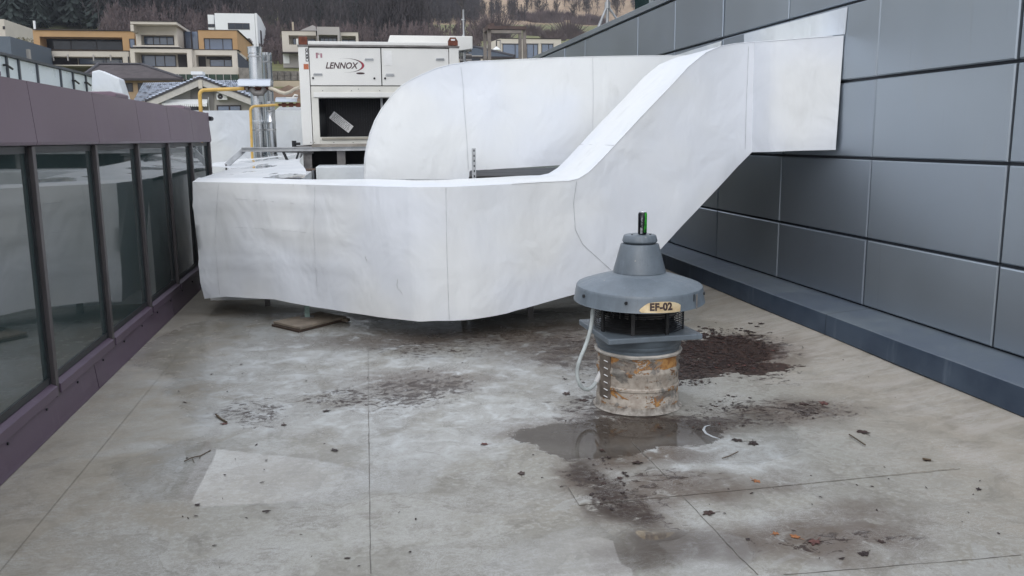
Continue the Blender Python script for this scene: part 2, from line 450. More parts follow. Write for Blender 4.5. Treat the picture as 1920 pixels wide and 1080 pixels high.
    flm = blobs([(1150, 915, .17, .36, 14), (1120, 770, .32, .45, 0), (1060, 660, .55, .75, 0), (1400, 650, .52, .48, 0), (760, 735, .5, .42, 10), (660, 745, .34, .22, 0),
                 (470, 775, .32, .30, 0), (1290, 790, .35, .22, 0), (1500, 770, .38, .2, 0), (1390, 760, .3, .25, 0)], .6)
    fk = t.math('MULTIPLY', t.ramp(t.math('ADD', fl, t.math('MULTIPLY', t.math('SUBTRACT', flm, 1), .26)), .50, .55), t.ramp(flm, .05, .4))
    c = t.mix(t.math('MULTIPLY', fk, .88), c, (.045, .030, .024))
    # scattered specks and pale scuffs everywhere
    sp = t.noise(flat, 17, 4, .6)
    c = t.mix(t.ramp(sp, .735, .76, 0, .75), c, (.09, .075, .065))
    sc = t.noise(t.scaled(flat, (1, 2.6, 1), (0, 0, .5)), 4.2, 9, .8, 2.2)
    sl = t.math('ABSOLUTE', t.math('SUBTRACT', sc, .5))
    dryf = t.math('SUBTRACT', 1.0, dkm)
    scm = t.math('MULTIPLY', t.ramp(sl, .014, .0), t.ramp(n1, .42, .6))
    c = t.mix(t.math('MULTIPLY', t.math('MULTIPLY', scm, dryf), .6), c, (.55, .56, .55))
    # water film: mirror-like in the low spots, damp around them
    wet = blobs([(500, 640, 1.0, 1.2, 0), (700, 700, 1.3, 1.8, 0), (900, 700, 1.0, 1.3, 0), (500, 860, .75, .55, 0), (640, 850, .7, .6, 0), (1130, 810, .50, .42, 0), (1230, 830, .45, .33, 0),
                 (1150, 1035, .42, .30, 0), (1250, 1060, .36, .30, 0), (900, 610, 1.9, .5, 0), (1350, 820, .5, .4, 0)], .30)
    wn_ = t.noise(flat, 3.1, 7, .66, .4)
    wetm = t.ramp(t.math('ADD', t.math('MULTIPLY', wet, .55), t.math('MULTIPLY', wn_, .55)), .44, .62)
    poolA = blobs([(1130, 825, .36, .26, 0), (1230, 818, .34, .22, 0), (1050, 812, .28, .20, 0), (1090, 840, .22, .16, 0)], .45)
    rag = t.math('MULTIPLY', t.math('SUBTRACT', fr, .5), 1.5)
    poolA = t.math('ADD', poolA, t.math('MULTIPLY', rag, t.ramp(poolA, .05, .3)), True)
    poolA = t.ramp(poolA, .38, .62)
    poolB = blobs([(1200, 1050, .45, .26, 0), (1120, 1050, .3, .2, 0), (470, 860, .42, .34, 0), (520, 900, .5, .25, 0)], .35)
    poolB = t.math('ADD', poolB, t.math('MULTIPLY', rag, .35), True)
    pool = t.math('MAXIMUM', poolA, poolB)
    wetm = t.math('MAXIMUM', wetm, t.ramp(pool, .35, .6))
    c = t.mix(t.math('MULTIPLY', t.ramp(poolA, .35, .55), t.ramp(n2, .25, .5, .95, .72)), c, (.046, .034, .025))
    c = t.mix(t.math('MULTIPLY', wetm, .07), c, (.10, .10, .10), 'MIX')
    c = t.mix(t.math('MULTIPLY', t.math('MULTIPLY', pool, silt), .55), c, (.075, .062, .052))
    r = t.ramp(n2, .3, .7, .50, .72)
    rw = t.math('ADD', .17, t.math('MULTIPLY', t.ramp(n2, .35, .75), .16))
    rw = t.n('ShaderNodeMix', {0: t.ramp(pool, .3, .6), 2: rw, 3: .02}).outputs[0]
    rr = t.n('ShaderNodeMix', {0: wetm, 2: r, 3: rw}).outputs[0]
    rr = t.n('ShaderNodeMix', {0: t.math('MAXIMUM', fk, t.math('MAXIMUM', ck, dkm)), 2: rr, 3: .5}).outputs[0]
    dry = t.math('SUBTRACT', 1.0, wetm)
    nb1 = t.n('ShaderNodeBump', {'Height': n3, 'Strength': t.math('ADD', t.math('MULTIPLY', dry, .22), .004), 'Distance': .004}).outputs[0]
    nb2 = t.n('ShaderNodeBump', {'Height': n1, 'Strength': t.math('ADD', t.math('MULTIPLY', dry, .10), .0), 'Distance': .01, 'Normal': nb1}).outputs[0]
    return t.fin(c, rr, 0, nb2, IOR=t.math('SUBTRACT', t.ramp(wetm, 0, 1, 1.38, 1.45), t.math('MULTIPLY', poolA, .13)))
M_floor = floor_material()
fb = MB()
xs_ = np.concatenate([np.linspace(-8, XL, 8), np.linspace(XL, 2.75, 110)[1:], np.linspace(2.75, XK, 20)[1:], [XW + .05]])
ys_ = np.concatenate([np.linspace(-7, 1, 8), np.linspace(1, 10, 220)[1:], np.linspace(10, 14, 30)[1:], np.linspace(14, 24, 10)[1:]])
for y in ys_:
    for x in xs_: fb.v.append((x, y, floorz(min(x, XK), y)))
W_ = len(xs_)
for j in range(len(ys_) - 1):
    for i in range(W_ - 1): fb.f.append((j * W_ + i, j * W_ + i + 1, (j + 1) * W_ + i + 1, (j + 1) * W_ + i))
roof = fb.build('roof_floor', M_floor, None, True)
tag(roof, kind='structure')
PV = np.array([(v.co.x, v.co.y) for v in roof.data.vertices])
off_ = np.array([[(a.x * .15 + b_.x * .09 + c_.x * .045), (a.y * .15 + b_.y * .09 + c_.y * .045)] for a, b_, c_ in
                 ((noise.noise_vector(Vector((x * 1.5, y * 1.5, 3))), noise.noise_vector(Vector((x * 4, y * 4, 7))), noise.noise_vector(Vector((x * 10, y * 10, 1)))) for x, y in PV)])
PD = PV + off_
for nm, (lst, soft) in MASKS.items():
    acc = np.zeros(len(PD))
    for (px, py, rx, ry, ang) in lst:
        cc = pxy(px, py); a = math.radians(ang); d = PD - np.array(cc)
        u = (d[:, 0] * math.cos(a) + d[:, 1] * math.sin(a)) / rx; v = (-d[:, 0] * math.sin(a) + d[:, 1] * math.cos(a)) / ry
        f_ = np.clip((1 + soft - np.hypot(u, v)) / (2 * soft), 0, 1); acc = np.maximum(acc, f_ * f_ * (3 - 2 * f_))
    at = roof.data.attributes.new(nm, 'FLOAT', 'POINT'); at.data.foreach_set('value', acc.astype(np.float32))
PENDING = []
# lapped edges of the sheets: thin raised strips with a real edge
def strip(pts_px, name='sheet_lap', th=.004, rag=0.0):
    b = MB(); P = [pxy(*p) for p in pts_px]
    top = [(x, y, floorz(x, y) + th) for x, y in P]
    b.prism(top, (0, 0, -th * 1.5))
    o_ = b.build(name, M_floor, roof); PENDING.append(o_); return o_
def seam_line(p, q, w=.006, th=.0022, mat=None, n=24, name='seam'):
    b = MB(); A = np.array(pxy(*p)); B = np.array(pxy(*q)); d = (B - A) / np.linalg.norm(B - A); nn = np.array([-d[1], d[0]])
    pts = []
    for k in range(n + 1):
        c = A + (B - A) * k / n + nn * .004 * noise.noise(Vector((k * .7, A[0], 0)))
        pts.append((c[0], c[1], floorz(min(c[0], XK), c[1]) + th))
    b.tube(pts, [w * .6 * (.3 + .7 * abs(noise.noise(Vector((k * 1.3, 3, A[1]))) + .3)) for k in range(n + 1)], 5)
    for i, v in enumerate(b.v): b.v[i] = (v[0], v[1], min(v[2], floorz(min(v[0], XK), v[1]) + th))
    return b.build(name, mat or M_seamd, roof)
M_seamd = PM('seam_dirt', (.15, .14, .125), .7, vs=14, var=.4)
# perimeter strip beside the glazed wall
b = MB()
for k in range(30):
    y0, y1 = -5 + k * .55, -5 + (k + 1) * .55
    xa, xb = XL + .10, XL + .36
    if y1 > 10.9: break
    b.quad((xa, y0, floorz(xa, y0) + .004), (xb, y0, floorz(xb, y0) + .004), (xb, y1, floorz(xb, y1) + .004), (xa, y1, floorz(xa, y1) + .004))
PENDING.append(b.build('perimeter_strip', M_floor, roof))
seam_line((365, 605), (0, 1030), .0045)
seam_line((350, 597), (60, 888), .0030)
seam_line((690, 640), (691, 760), .004); seam_line((691, 762), (695, 1076), .0055)
seam_line((1086, 948), (1440, 914), .0055); seam_line((1440, 914), (1800, 880), .0035)
seam_line((1065, 916), (1086, 948), .0045)
seam_line((1080, 913), (1479, 879), .0030)
seam_line((1185, 829), (1257, 901), .006); seam_line((1276, 926), (1420, 1079), .006)
seam_line((478, 586), (466, 628), .004); seam_line((1470, 1079), (1915, 1042), .004)
strip([(1086, 948), (1066, 915), (1100, 911), (1300, 894), (1479, 879), (1560, 874), (1790, 879), (1440, 914)], th=.003)

for o_ in PENDING:                # give the lapped strips a fine grid and the same stain masks as the sheet below
    bm = bmesh.new(); bm.from_mesh(o_.data)
    bmesh.ops.subdivide_edges(bm, edges=[e for e in bm.edges if e.calc_length() > .1], cuts=24, use_grid_fill=True)
    bmesh.ops.triangulate(bm, faces=bm.faces); bm.to_mesh(o_.data); bm.free()
    for nm in MASKS:
        src = np.zeros(len(PV), dtype=np.float32); roof.data.attributes[nm].data.foreach_get('value', src)
        at = o_.data.attributes.new(nm, 'FLOAT', 'POINT')
        at.data.foreach_set('value', np.array([src[np.argmin((PV[:, 0] - v.co.x) ** 2 + (PV[:, 1] - v.co.y) ** 2)] for v in o_.data.vertices], dtype=np.float32))
bb = MB(); bb.box(-30, 3.9, -12, 24, -10.2, -.25)
tag(bb.build('building_base', PM('render_grey', (.3, .3, .3), .8)), kind='structure')

# ------------------------------------------------------------------ GLAZED WALL on the left
gw = thing('glazed_wall', (XL, 5, 0), 'long mauve framed glazed wall with dark reflecting panes along the left', 'glazed wall')
Y0m, STEP = 5.15, 1.18
js = [Y0m + STEP * k for k in range(-7, 6)]       # mullion centres, last 11.05
pane_me = None; shared = {}
def put(name, key, mb, mat, parent, dy, **kw):    # shared mesh, moved along the wall
    if key not in shared:
        o = mb().build(name, mat, parent, **kw); shared[key] = o
        o.location.y += dy; return o
    o = shared[key].copy(); o.name = name; o.location.y = dy; COL.objects.link(o); o.parent = parent
    return o
def mb_of(fn):
    def g():
        b = MB(); fn(b); return b
    return g
yE = js[-1]
for k in range(len(js) - 1):
    dy = js[k] - js[0]; ya, yb = js[0], js[1]
    p = put('pane', 'pane', mb_of(lambda b: b.box(XL - .024, XL - .014, ya + .045, yb - .045, .285, 1.545)), M_glass, gw, dy)
    p.rotation_euler = (0, 0, 0)
    put('window_frame', 'wf', mb_of(lambda b: [b.box(XL - .03, XL - .004, ya + .026, ya + .052, .25, 1.58), b.box(XL - .03, XL - .004, yb - .052, yb - .026, .25, 1.58),
        b.box(XL - .028, XL - .006, ya + .052, yb - .052, 1.54, 1.578), b.box(XL - .028, XL - .006, ya + .052, yb - .052, .252, .29)]), M_frame, gw, dy)
    put('fascia_panel', 'fp', mb_of(lambda b: b.prism([(XL - .05, ya + .004, 1.583), (XL + .035, ya + .004, 1.583), (XL + .042, ya + .004, 1.60), (XL + .018, ya + .004, 1.925), (XL - .05, ya + .004, 1.93)], (0, STEP - .008, 0))), M_fascia, gw, dy)
    put('sill', 'sl', mb_of(lambda b: b.prism([(XL - .06, ya + .026, .249), (XL - .012, ya + .026, .249), (XL + .028, ya + .026, .232), (XL + .028, ya + .026, .181), (XL - .06, ya + .026, .181)], (0, STEP - .052, 0))), M_sill, gw, dy)
    put('mullion', 'ml', mb_of(lambda b: b.box(XL - .06, XL + .020, ya - .025, ya + .025, .168, 1.578)), M_mull, gw, dy, bevel=.003)
b = MB(); b.box(XL - .06, XL + .020, yE - .024, yE + .024, .168, 1.578); b.build('mullion', M_mull, gw, bevel=.003)
# base flashing in lengths of two metres with a gaping joint, and its screws
joints = [-4.0, -1.7, .6, 2.7, 5.86, 8.3, 11.07]
for a, c in zip(joints[:-1], joints[1:]):
    b = MB(); b.prism([(XL - .05, a + .006, .176), (XL + .012, a + .006, .172), (XL + .030, a + .006, .020), (XL + .034, a + .006, .004), (XL - .05, a + .006, .004)], (0, c - a - .012, 0))
    b.build('base_flashing', M_sill, gw)
b = MB(); b.box(XL - .06, XL + .006, -4, 11.06, 0.0, .18); b.build('base_backing', M_frame, gw)
y = 2.2
while y < 11:
    b = MB(); b.tube([(XL + .010, y, .150), (XL + .022, y, .1495)], .0075, 8); b.build('screw', M_darkmetal, gw); y += .55
# light coloured lap seams (vertical) and caps on the fascia
for yy in (4.45, 6.95, 9.6):
    b = MB(); b.prism([(XL - .30, yy, 1.92), (XL + .02, yy, 1.925), (XL + .02, yy, 1.950), (XL - .02, yy, 1.965), (XL - .30, yy, 1.96)], (0, .36, 0)); b.build('cap_flashing', M_fascia, gw, bevel=.006)
b = MB(); b.box(-7.0, XL - .065, -5, 11.0, .02, 1.90); b.build('skylight_body', PM('pale_roof_sheet', (.34, .35, .35), .7), gw)
b = MB(); b.box(XL - .065, XL + .02, 11.078, 11.10, 0.0, 1.93); b.build('end_panel', M_fascia, gw)
b = MB(); b.tube([(XL + .03, 11.09, 1.86), (XL + .045, 11.14, 1.86)], .028, 8); b.build('lamp_bracket', M_darkmetal, gw)
b = MB(); b.box(XL - .03, XL + .01, 11.08, 14.2, 0.0, .5)

# ------------------------------------------------------------------ PANELLED WALL on the right
pw = thing('panelled_wall', (XW, 6, 0), 'tall wall clad in grey metallic panels with dark joints, filling the right side', 'wall')
rows = [(.292, .798), (.820, 1.409), (1.431, 2.008), (2.030, 2.604), (2.626, 3.205)]
ST = 1.41; yj = [6.035 + ST * k for k in range(-8, 14)]
g = .009
for ri, (z0, z1) in enumerate(rows):
    for k in range(len(yj) - 1):
        dy = yj[k] - yj[0]; ya = yj[0] + g; yb = yj[0] + ST - g
        def fn(b, z0=z0, z1=z1):
            e = .008; i = len(b.v)
            b.v += [(XW + .03, ya, z0), (XW + .03, yb, z0), (XW + .03, yb, z1), (XW + .03, ya, z1),
                    (XW + e, ya, z0), (XW + e, yb, z0), (XW + e, yb, z1), (XW + e, ya, z1),
                    (XW, ya + e, z0 + e), (XW, yb - e, z0 + e), (XW, yb - e, z1 - e), (XW, ya + e, z1 - e)]
            for r0 in (0, 4):
                for q in range(4):
                    q2 = (q + 1) % 4; b.f.append((r0 + q, r0 + q2, r0 + 4 + q2, r0 + 4 + q))
            b.f.append((8, 9, 10, 11))
        o = put('panel', 'wp%d' % ri, mb_of(fn), M_panel, pw, dy)
        o.rotation_euler = (0, random.uniform(-.003, .003), 0)
b = MB(); b.box(XW + .031, XW + .05, -6, 24, .1, 3.24); b.build('joint_backing', M_joint, pw)
for k in range(12):
    a = -6 + k * 2.6
    b = MB(); b.prism([(XW - .012, a + .003, 3.236), (XW - .012, a + .003, 3.312), (XW + .5, a + .003, 3.318), (XW + .5, a + .003, 3.236)], (0, 2.594, 0)); b.build('coping', M_panel, pw, bevel=.003)
kj = [-6, -3.6, -1.2, 1.2, 3.55, 5.95, 8.35, 10.75, 13.2, 15.6, 18, 20.4, 24]
for a, c in zip(kj[:-1], kj[1:]):
    b = MB(); n = 8
    for k in range(n):
        y0 = a + .003 + (c - a - .006) * k / n; y1 = a + .003 + (c - a - .006) * (k + 1) / n
        def ring(y):
            w = .004 * noise.noise(Vector((y * 1.7, 2, 0)))
            return [(XK + .012 + w, y, .078), (XK - .004 + w, y, .095), (XK + w * 1.5, y, .246 + w), (XK + .012, y, .252 + w), (XW + .02, y, .280)]
        A, B = ring(y0), ring(y1)
        for q in range(4): b.quad(A[q], A[q + 1], B[q + 1], B[q])
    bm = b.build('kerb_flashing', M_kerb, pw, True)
b = MB(); b.box(XK + .02, XW + .03, -6, 24, -.2, .245); b.build('kerb_core', M_joint, pw)
b = MB(); b.box(XW + .052, 12, -6, 26, -10.2, 3.24); b.build('parapet_roof', PM('wing_render', (.25, .26, .27), .8), pw)

# glazed rooftop room beyond the parapet
rr_ = thing('rooftop_room', (5.5, 9, 3.3), 'dark green glazed rooftop room just showing above the parapet', 'rooftop room')
b = MB(); b.box(4.65, 11, 3, 14.3, 3.25, 6.1); b.build('wall', PM('green_dark_glass', (.015, .035, .035), .15), rr_)
b = MB()
for y in np.arange(3, 14.4, 1.3): b.box(4.60, 4.648, y - .04, y + .04, 3.25, 6.1)
b.build('mullion', PM('pale_mullion', (.3, .33, .34), .5), rr_)

# tripod mast
tm = thing('tripod_mast', (5.0, 17, 3.3), 'white tripod mast standing on the parapet roof', 'mast')
ap = Vector(onY(1139, 10, 17))
b = MB(); b.tube([(ap.x, 17, 3.25), (ap.x, 17, 6.6)], .03, 10); b.build('pole', M_steel, tm, True)
for dx, dyy in ((-.42, -.25), (-.30, .45), (.62, -.1)):
    b = MB(); b.tube([ap, (ap.x + dx, 17 + dyy, 3.25)], .022, 8); b.build('leg', M_steel, tm, True)
b = MB(); b.tube([ap - Vector((0, 0, .06)), ap + Vector((0, 0, .06))], .055, 10); b.build('collar', M_steel, tm, True)

# ------------------------------------------------------------------ LOWER WHITE DUCT
def subdiv(pts, n): # refine polyline lists evenly
    out = []
    for a, b in zip(pts[:-1], pts[1:]):
        for k in range(n): out.append(tuple(a[i] + (b[i] - a[i]) * k / n for i in range(len(a))))
    out.append(tuple(pts[-1])); return out
pA, pB, pCc, pD, pE = np.array([-1.42, 8.12]), np.array([.445, 6.74]), np.array([.875, 6.72]), np.array([3.13, 7.02]), np.array([XW, 6.50])
mid_ = np.array([-.50, 7.60])
def face(px, py, seg):
    P = {0: (pA, mid_), 1: (mid_, pB), 2: (pB, pCc), 3: (pCc, pD), 4: (pD, pE)}[seg]
    return onLine(px, py, *P)
T_ = [((361, 341), 0), ((430, 342), 0), ((500, 344), 0), ((573, 346), 0), ((651, 348), 1), ((729, 350), 1), ((772, 351), 1), ((845, 350.5), 2), ((880, 349), 2),
      ((960, 345), 3), ((1022, 341.5), 3), ((1066, 339.5), 3), ((1085, 335), 3), ((1104, 323), 3), ((1127, 300), 3), ((1152, 273), 3), ((1200, 221), 3), ((1252, 167), 3), ((1291, 125), 3), ((1323, 99), 3), ((1349, 87.5), 3), ((1378, 82), 3), ((1414, 79), 3),
      ((1450, 76.5), 4), ((1500, 72.5), 4), ((1582, 66.5), 4)]
B_ = [((384, 560), 0), ((421, 556), 0), ((515, 562), 0), ((573, 573), 0), ((651, 585), 1), ((729, 597), 1), ((787, 603), 1), ((850, 601), 2), ((884, 599), 2),
      ((950, 588), 3), ((1022, 567), 3), ((1078, 552), 3), ((1110, 544), 3), ((1140, 536), 3), ((1165, 529), 3), ((1188, 519), 3), ((1214, 492), 3), ((1240, 465), 3), ((1280, 422), 3), ((1320, 380), 3), ((1352, 346), 3), ((1383, 313), 3), ((1410, 285), 3),
      ((1450, 283.8), 4), ((1500, 282.6), 4), ((1567, 281), 4)]
low = thing('air_duct', (.5, 7.3, 0), 'long low white membrane-wrapped duct that ramps up into the grey wall', 'air duct')
TT = [tuple(face(*q, sg)) for q, sg in T_]; BB = [tuple(face(*q, sg)) for q, sg in B_]
NS = 4
TS = subdiv(TT, NS); BS = subdiv(BB, NS)
nV = 20
b = MB(); cols = len(TS)
def nrm2(i):
    a = Vector(BS[max(0, i - 1)]); c = Vector(BS[min(cols - 1, i + 1)]); d = c - a; d.z = 0
    if d.length < 1e-5: return Vector((0, -1, 0))
    d.normalize(); return Vector((d.y, -d.x, 0))
fgrid = []
for i in range(cols):
    row = []
    for j in range(nV + 1):
        s = j / nV; p = Vector(BS[i]).lerp(Vector(TS[i]), s)
        amp = .036 if p.x < .3 else .020
        w = noise.noise(Vector((p.x * 1.6, p.z * 1.1, 4.2))) * amp
        w += noise.noise(Vector((p.x * 5.5 + p.z * 2.5, p.z * 2.0, 1.2))) * amp * .45
        if p.x < -.1:                                    # sagging horizontal laps and slanted creases of the slack left end
            for lz in (.52, .80, 1.05): w += .012 * math.exp(-((p.z - lz + .02 * math.sin(p.x * 3)) / .018) ** 2)
            w += .022 * max(0, math.sin(p.x * 9 + p.z * 5.5 + 2 * noise.noise(Vector((p.x * 2, p.z * 2, 0))))) * math.sin(math.pi * s) * min(1, (-.1 - p.x) * 2)
            w += .03 * math.sin(math.pi * s) * math.exp(-((p.x + 1.38) / .06) ** 2)
        fade = min(1, s * 8 + .15, (1 - s) * 8 + .1) if p.x > .3 or s > .5 else min(1, (1 - s) * 8 + .1, s * 5 + .35)
        sag = (.006 * noise.noise(Vector((p.x * 4.5, 9, 0))) * (1 - s) ** 6)
        row.append(p + nrm2(i) * w * fade + Vector((0, 0, sag)))
    fgrid.append(row)
def depth_at(i):
    x = TS[i][0]
    return 1.12
top_b = []; bot_b = []
for i in range(cols):
    x = TS[i][0]
    if x < .45:
        f = min(1, (.45 - x) / 1.0); bk = (x - .10 * f, max(TS[i][1] + .95, 7.90 + .55 * f))
        top_b.append(Vector((bk[0], bk[1], TS[i][2] + .004)))
    else:
        top_b.append(Vector((x + (.0 if x < 3 else 0), TS[i][1] + 1.12, TS[i][2])))
    bot_b.append(Vector((BS[i][0], top_b[-1].y, BS[i][2])))
idx = {}
def addv(p): b.v.append(tuple(p)); return len(b.v) - 1
G = [[addv(p) for p in r] for r in fgrid]
NT_ = 6
TB = [[addv(fgrid[i][-1].lerp(top_b[i], k / NT_) + Vector((0, 0, .010 * noise.noise(Vector((TS[i][0] * 2, k * .9, 0))) * (1 if 0 < k else 0)))) for k in range(1, NT_ + 1)] for i in range(cols)]
BK = [addv(p) for p in bot_b]
for i in range(cols - 1):
    for j in range(nV): b.f.append((G[i][j], G[i + 1][j], G[i + 1][j + 1], G[i][j + 1]))
    prev0, prev1 = G[i][-1], G[i + 1][-1]
    for k in range(NT_): b.f.append((prev0, prev1, TB[i + 1][k], TB[i][k])); prev0, prev1 = TB[i][k], TB[i + 1][k]
    b.f.append((prev0, prev1, BK[i + 1], BK[i])); b.f.append((BK[i], BK[i + 1], G[i + 1][0], G[i][0]))
b.f.append(tuple([G[0][j] for j in range(nV + 1)] + TB[0] + [BK[0]]))
b.f.append(tuple(reversed([G[-1][j] for j in range(nV + 1)] + TB[-1] + [BK[-1]])))
body = b.build('duct_shell', M_mem, low, True, ang=50)
def ribbon(pts, w, mat, parent, name='membrane_seam', out=.004):  # thin raised weld line following the duct face
    b = MB(); b.tube([(p[0], p[1] - out, p[2]) for p in pts], w, 5); return b.build(name, mat, parent)
def surf_y(seg): return lambda px, py: face(px, py, seg)
def seamface(pxs, seg, w=.0016, n=10):
    P = []
    for (a, c) in zip(pxs[:-1], pxs[1:]):
        for k in range(n): P.append(face(a[0] + (c[0] - a[0]) * k / n, a[1] + (c[1] - a[1]) * k / n, seg))
    P.append(face(*pxs[-1], seg))
    # press onto the rippled face
    out = []
    for p in P:
        best = min((abs(q.x - p[0]) + abs(q.z - p[2]), q.y) for r in fgrid for q in r[::2])
        out.append((p[0], best[1], p[2]))
    ribbon(out, w, M_seam, low)
seamface([(836, 352), (838, 480), (842, 599)], 2, .0012)
seamface([(1081, 340), (1075, 380), (1078, 430), (1092, 458), (1145, 506)], 3, .0018)
seamface([(590, 350), (588, 440), (596, 570)], 1, .0010)
seamface([(1417, 84), (1412, 200), (1410, 280)], 4, .0015)
seamface([(440, 372), (520, 378), (588, 384)], 0, .0010)
seamface([(440, 425), (520, 430), (588, 437)], 0, .0009)
seamface([(410, 345), (404, 450), (412, 552)], 0, .0010)
M_scuff = PM('scuff_mark', (.30, .30, .30), .6)
def scuff(pts, w, fn, par, nm='scuff'):
    b = MB(); P = [Vector(fn(*q)) for q in pts]
    b.tube([p + Vector((0, -.012, 0)) for p in P], [w * .3] + [w] * (len(P) - 2) + [w * .3], 4); b.build(nm, M_scuff, par)
f1 = lambda px, py: face(px, py, 1)
scuff([(684, 478), (686, 484), (689, 492)], .0022, f1, low); scuff([(743, 505), (746, 520), (744, 535), (748, 545)], .0018, f1, low); scuff([(748, 540), (752, 548), (755, 552)], .0016, f1, low)
scuff([(739, 480), (742, 488), (744, 496)], .0012, f1, low)
# lap across the ramp's top and the wet top deck
p0, p1 = Vector(face(1152, 273, 3)), Vector(face(1152, 273, 3)) + Vector((-.0, 1.12, 0))
b = MB(); b.tube([p0 + Vector((0, .01, .002)), p0.lerp(p1, .5) + Vector((.01, 0, .004)), p1 + Vector((0, 0, .002))], .002, 5); b.build('membrane_seam', M_seam, low)
# raised edge weld along the ramp's front edge
b = MB(); b.tube([Vector(TS[i]) + Vector((0, -.001, .001)) for i in range(9 * NS, cols - 1)], .004, 6); b.build('edge_weld', M_mem, low, True)
# wall flashing of the two ducts
for pts, lab in (([(1395, 84), (1395, 64), (1588, 13), (1583, 64)], 0), ([(1235, 112), (1265, 104), (1352, 77), (1350, 104)], 1)):
    P = [onX(px, py, XW - .008) for px, py in pts]; b = MB(); b.prism(P, (.007, 0, 0)); b.build('wall_flashing', M_mem2, low)
# supports
def support(px, py, top, pad=True, nm='leg'):
    p = onZ(px, py); x, y = p[0], p[1]
    b = MB(); b.box(x - .022, x + .022, y - .022, y - .018, .03, top); b.box(x - .022, x - .018, y - .018, y + .02, .03, top); b.box(x + .018, x + .022, y - .018, y + .02, .03, top)
    b.build('leg', PM('greenish_galvanised', (.20, .28, .26), .5, .5, var=.3, vs=30), low)
    b = MB(); b.box(x - .06, x + .06, y - .045, y + .045, .041, .048); b.build('foot_plate', M_steeld, low)
    return x, y
sx_, sy_ = support(577, 603, .35)
for q in ((-.9, 8.6), (1.5, 7.5), (.9, 7.5), (2.4, 7.7)):
    x, y = q; b = MB(); b.box(x - .025, x + .025, y - .02, y + .02, floorz(x, y), .25 if x < 2 else .6); b.build('leg', M_steeld, low)
# board pads under the leg
pad = thing('leg_pad', (sx_, sy_, 0), 'pair of thin weathered boards laid under the duct leg', 'pad')
Mp = PM('weathered_board', (.235, .195, .155), .85, var=.25, vs=9, bump=.3)
Mpe = PM('board_edge', (.06, .04, .03), .85)
c1 = [pxy(513, 611), pxy(564, 623), pxy(650, 601), pxy(600, 592)]
c2 = [(x - .015, y - .02) for x, y in c1]
b = MB(); b.prism([(x, y, .018) for x, y in c2], (0, 0, -.016)); b.build('board', Mpe, pad)
b = MB(); b.prism([(x, y, .040) for x, y in c1], (0, 0, -.018)); b.build('board', Mp, pad)
bp = thing('loose_slat', (0, 7.8, 0), 'thin grey slat lying on the roof behind the board pad', 'slat')
a1, a2 = pxy(592, 594), pxy(652, 606)
b = MB(); b.prism([(a1[0], a1[1], .03), (a2[0], a2[1], .03), (a2[0] + .02, a2[1] + .06, .03), (a1[0] + .02, a1[1] + .06, .03)], (0, 0, -.022)); b.build('slat', Mp, bp)

# ------------------------------------------------------------------ UPPER WHITE DUCT (round elbow)
up = thing('air_duct', (1.2, 8.7, 0), 'tall white membrane-wrapped duct with a rounded elbow, behind the low duct', 'air duct')
YU = 8.35
out_px = [(683, 336), (684, 320), (685, 300), (689, 275), (696, 248), (706, 222), (719, 199), (735, 178), (752, 161), (770, 150), (790, 140), (818, 128), (845, 121), (880, 115.5), (960, 112), (1050, 108), (1150, 105.5), (1260, 104), (1345, 101)]
OP = [onY(px, py, YU) for px, py in out_px]
bot_px = [(878, 336), (880, 331), (880, 322), (882, 320), (886, 319), (892, 319), (898, 319), (904, 318.5), (910, 318), (916, 318), (922, 317.6), (930, 317), (938, 316.5), (946, 316), (990, 313.5), (1060, 309), (1150, 304), (1250, 300), (1330, 297)]
OB = [onY(px, py, YU) for px, py in bot_px]
b = MB(); DU = 1.0; nV2 = 14; refine = 3
OPs = subdiv([tuple(p) for p in OP], refine); OBs = subdiv([tuple(p) for p in OB], refine)
g2 = []
for i in range(len(OPs)):
    r = []
    for j in range(nV2 + 1):
        s = j / nV2; p = Vector(OBs[i]).lerp(Vector(OPs[i]), s)
        e = min(1, (1 - s) * 6)
        w = (noise.noise(Vector((p.x * 1.4, p.z * 1.4, 8))) * .016 + noise.noise(Vector((p.x * 6, p.z * 4, 3))) * .004) * e
        r.append(addv(p + Vector((0, w, 0))) if False else (p + Vector((0, w, 0))))
    g2.append(r)
GI = []
for r in g2: GI.append([addv(p) for p in r])
TI = [addv(Vector(p) + Vector((0, DU, 0))) for p in OPs]; BI = [addv(Vector(p) + Vector((0, DU, 0))) for p in OBs]
for i in range(len(OPs) - 1):
    for j in range(nV2): b.f.append((GI[i][j], GI[i + 1][j], GI[i + 1][j + 1], GI[i][j + 1]))
    b.f.append((GI[i][-1], GI[i + 1][-1], TI[i + 1], TI[i])); b.f.append((GI[i][0], BI[i], BI[i + 1], GI[i + 1][0])); b.f.append((TI[i], TI[i + 1], BI[i + 1], BI[i]))
b.f.append(tuple(GI[0] + [TI[0], BI[0]]))
b.f.append(tuple(GI[-1] + [TI[-1], BI[-1]]))
b.build('duct_shell', M_mem, up, True, ang=50)
# vertical leg of the elbow, going down behind the low duct
xa, xb = OP[0][0], OB[0][0]
b = MB(); b.box(xa, xb, YU + .01, YU + DU, .0, OP[0][2] + .005); b.build('duct_shell', M_mem, up)
def useam(pts, w=.0016):
    b = MB(); b.tube([Vector(onY(px, py, YU)) + Vector((0, -.006, 0)) for px, py in pts], w, 5); b.build('membrane_seam', M_seam, up)
useam([(864, 126), (868, 160), (870, 200), (875, 260), (878, 318)], .0014); useam([(1111, 108), (1112, 180), (1110, 300)], .0012); useam([(732, 262), (731, 300)], .0010)
b = MB(); b.tube([Vector(p) + Vector((0, -.002, 0)) for p in OPs[:-3]], .004, 6); b.build('edge_weld', M_mem, up, True)
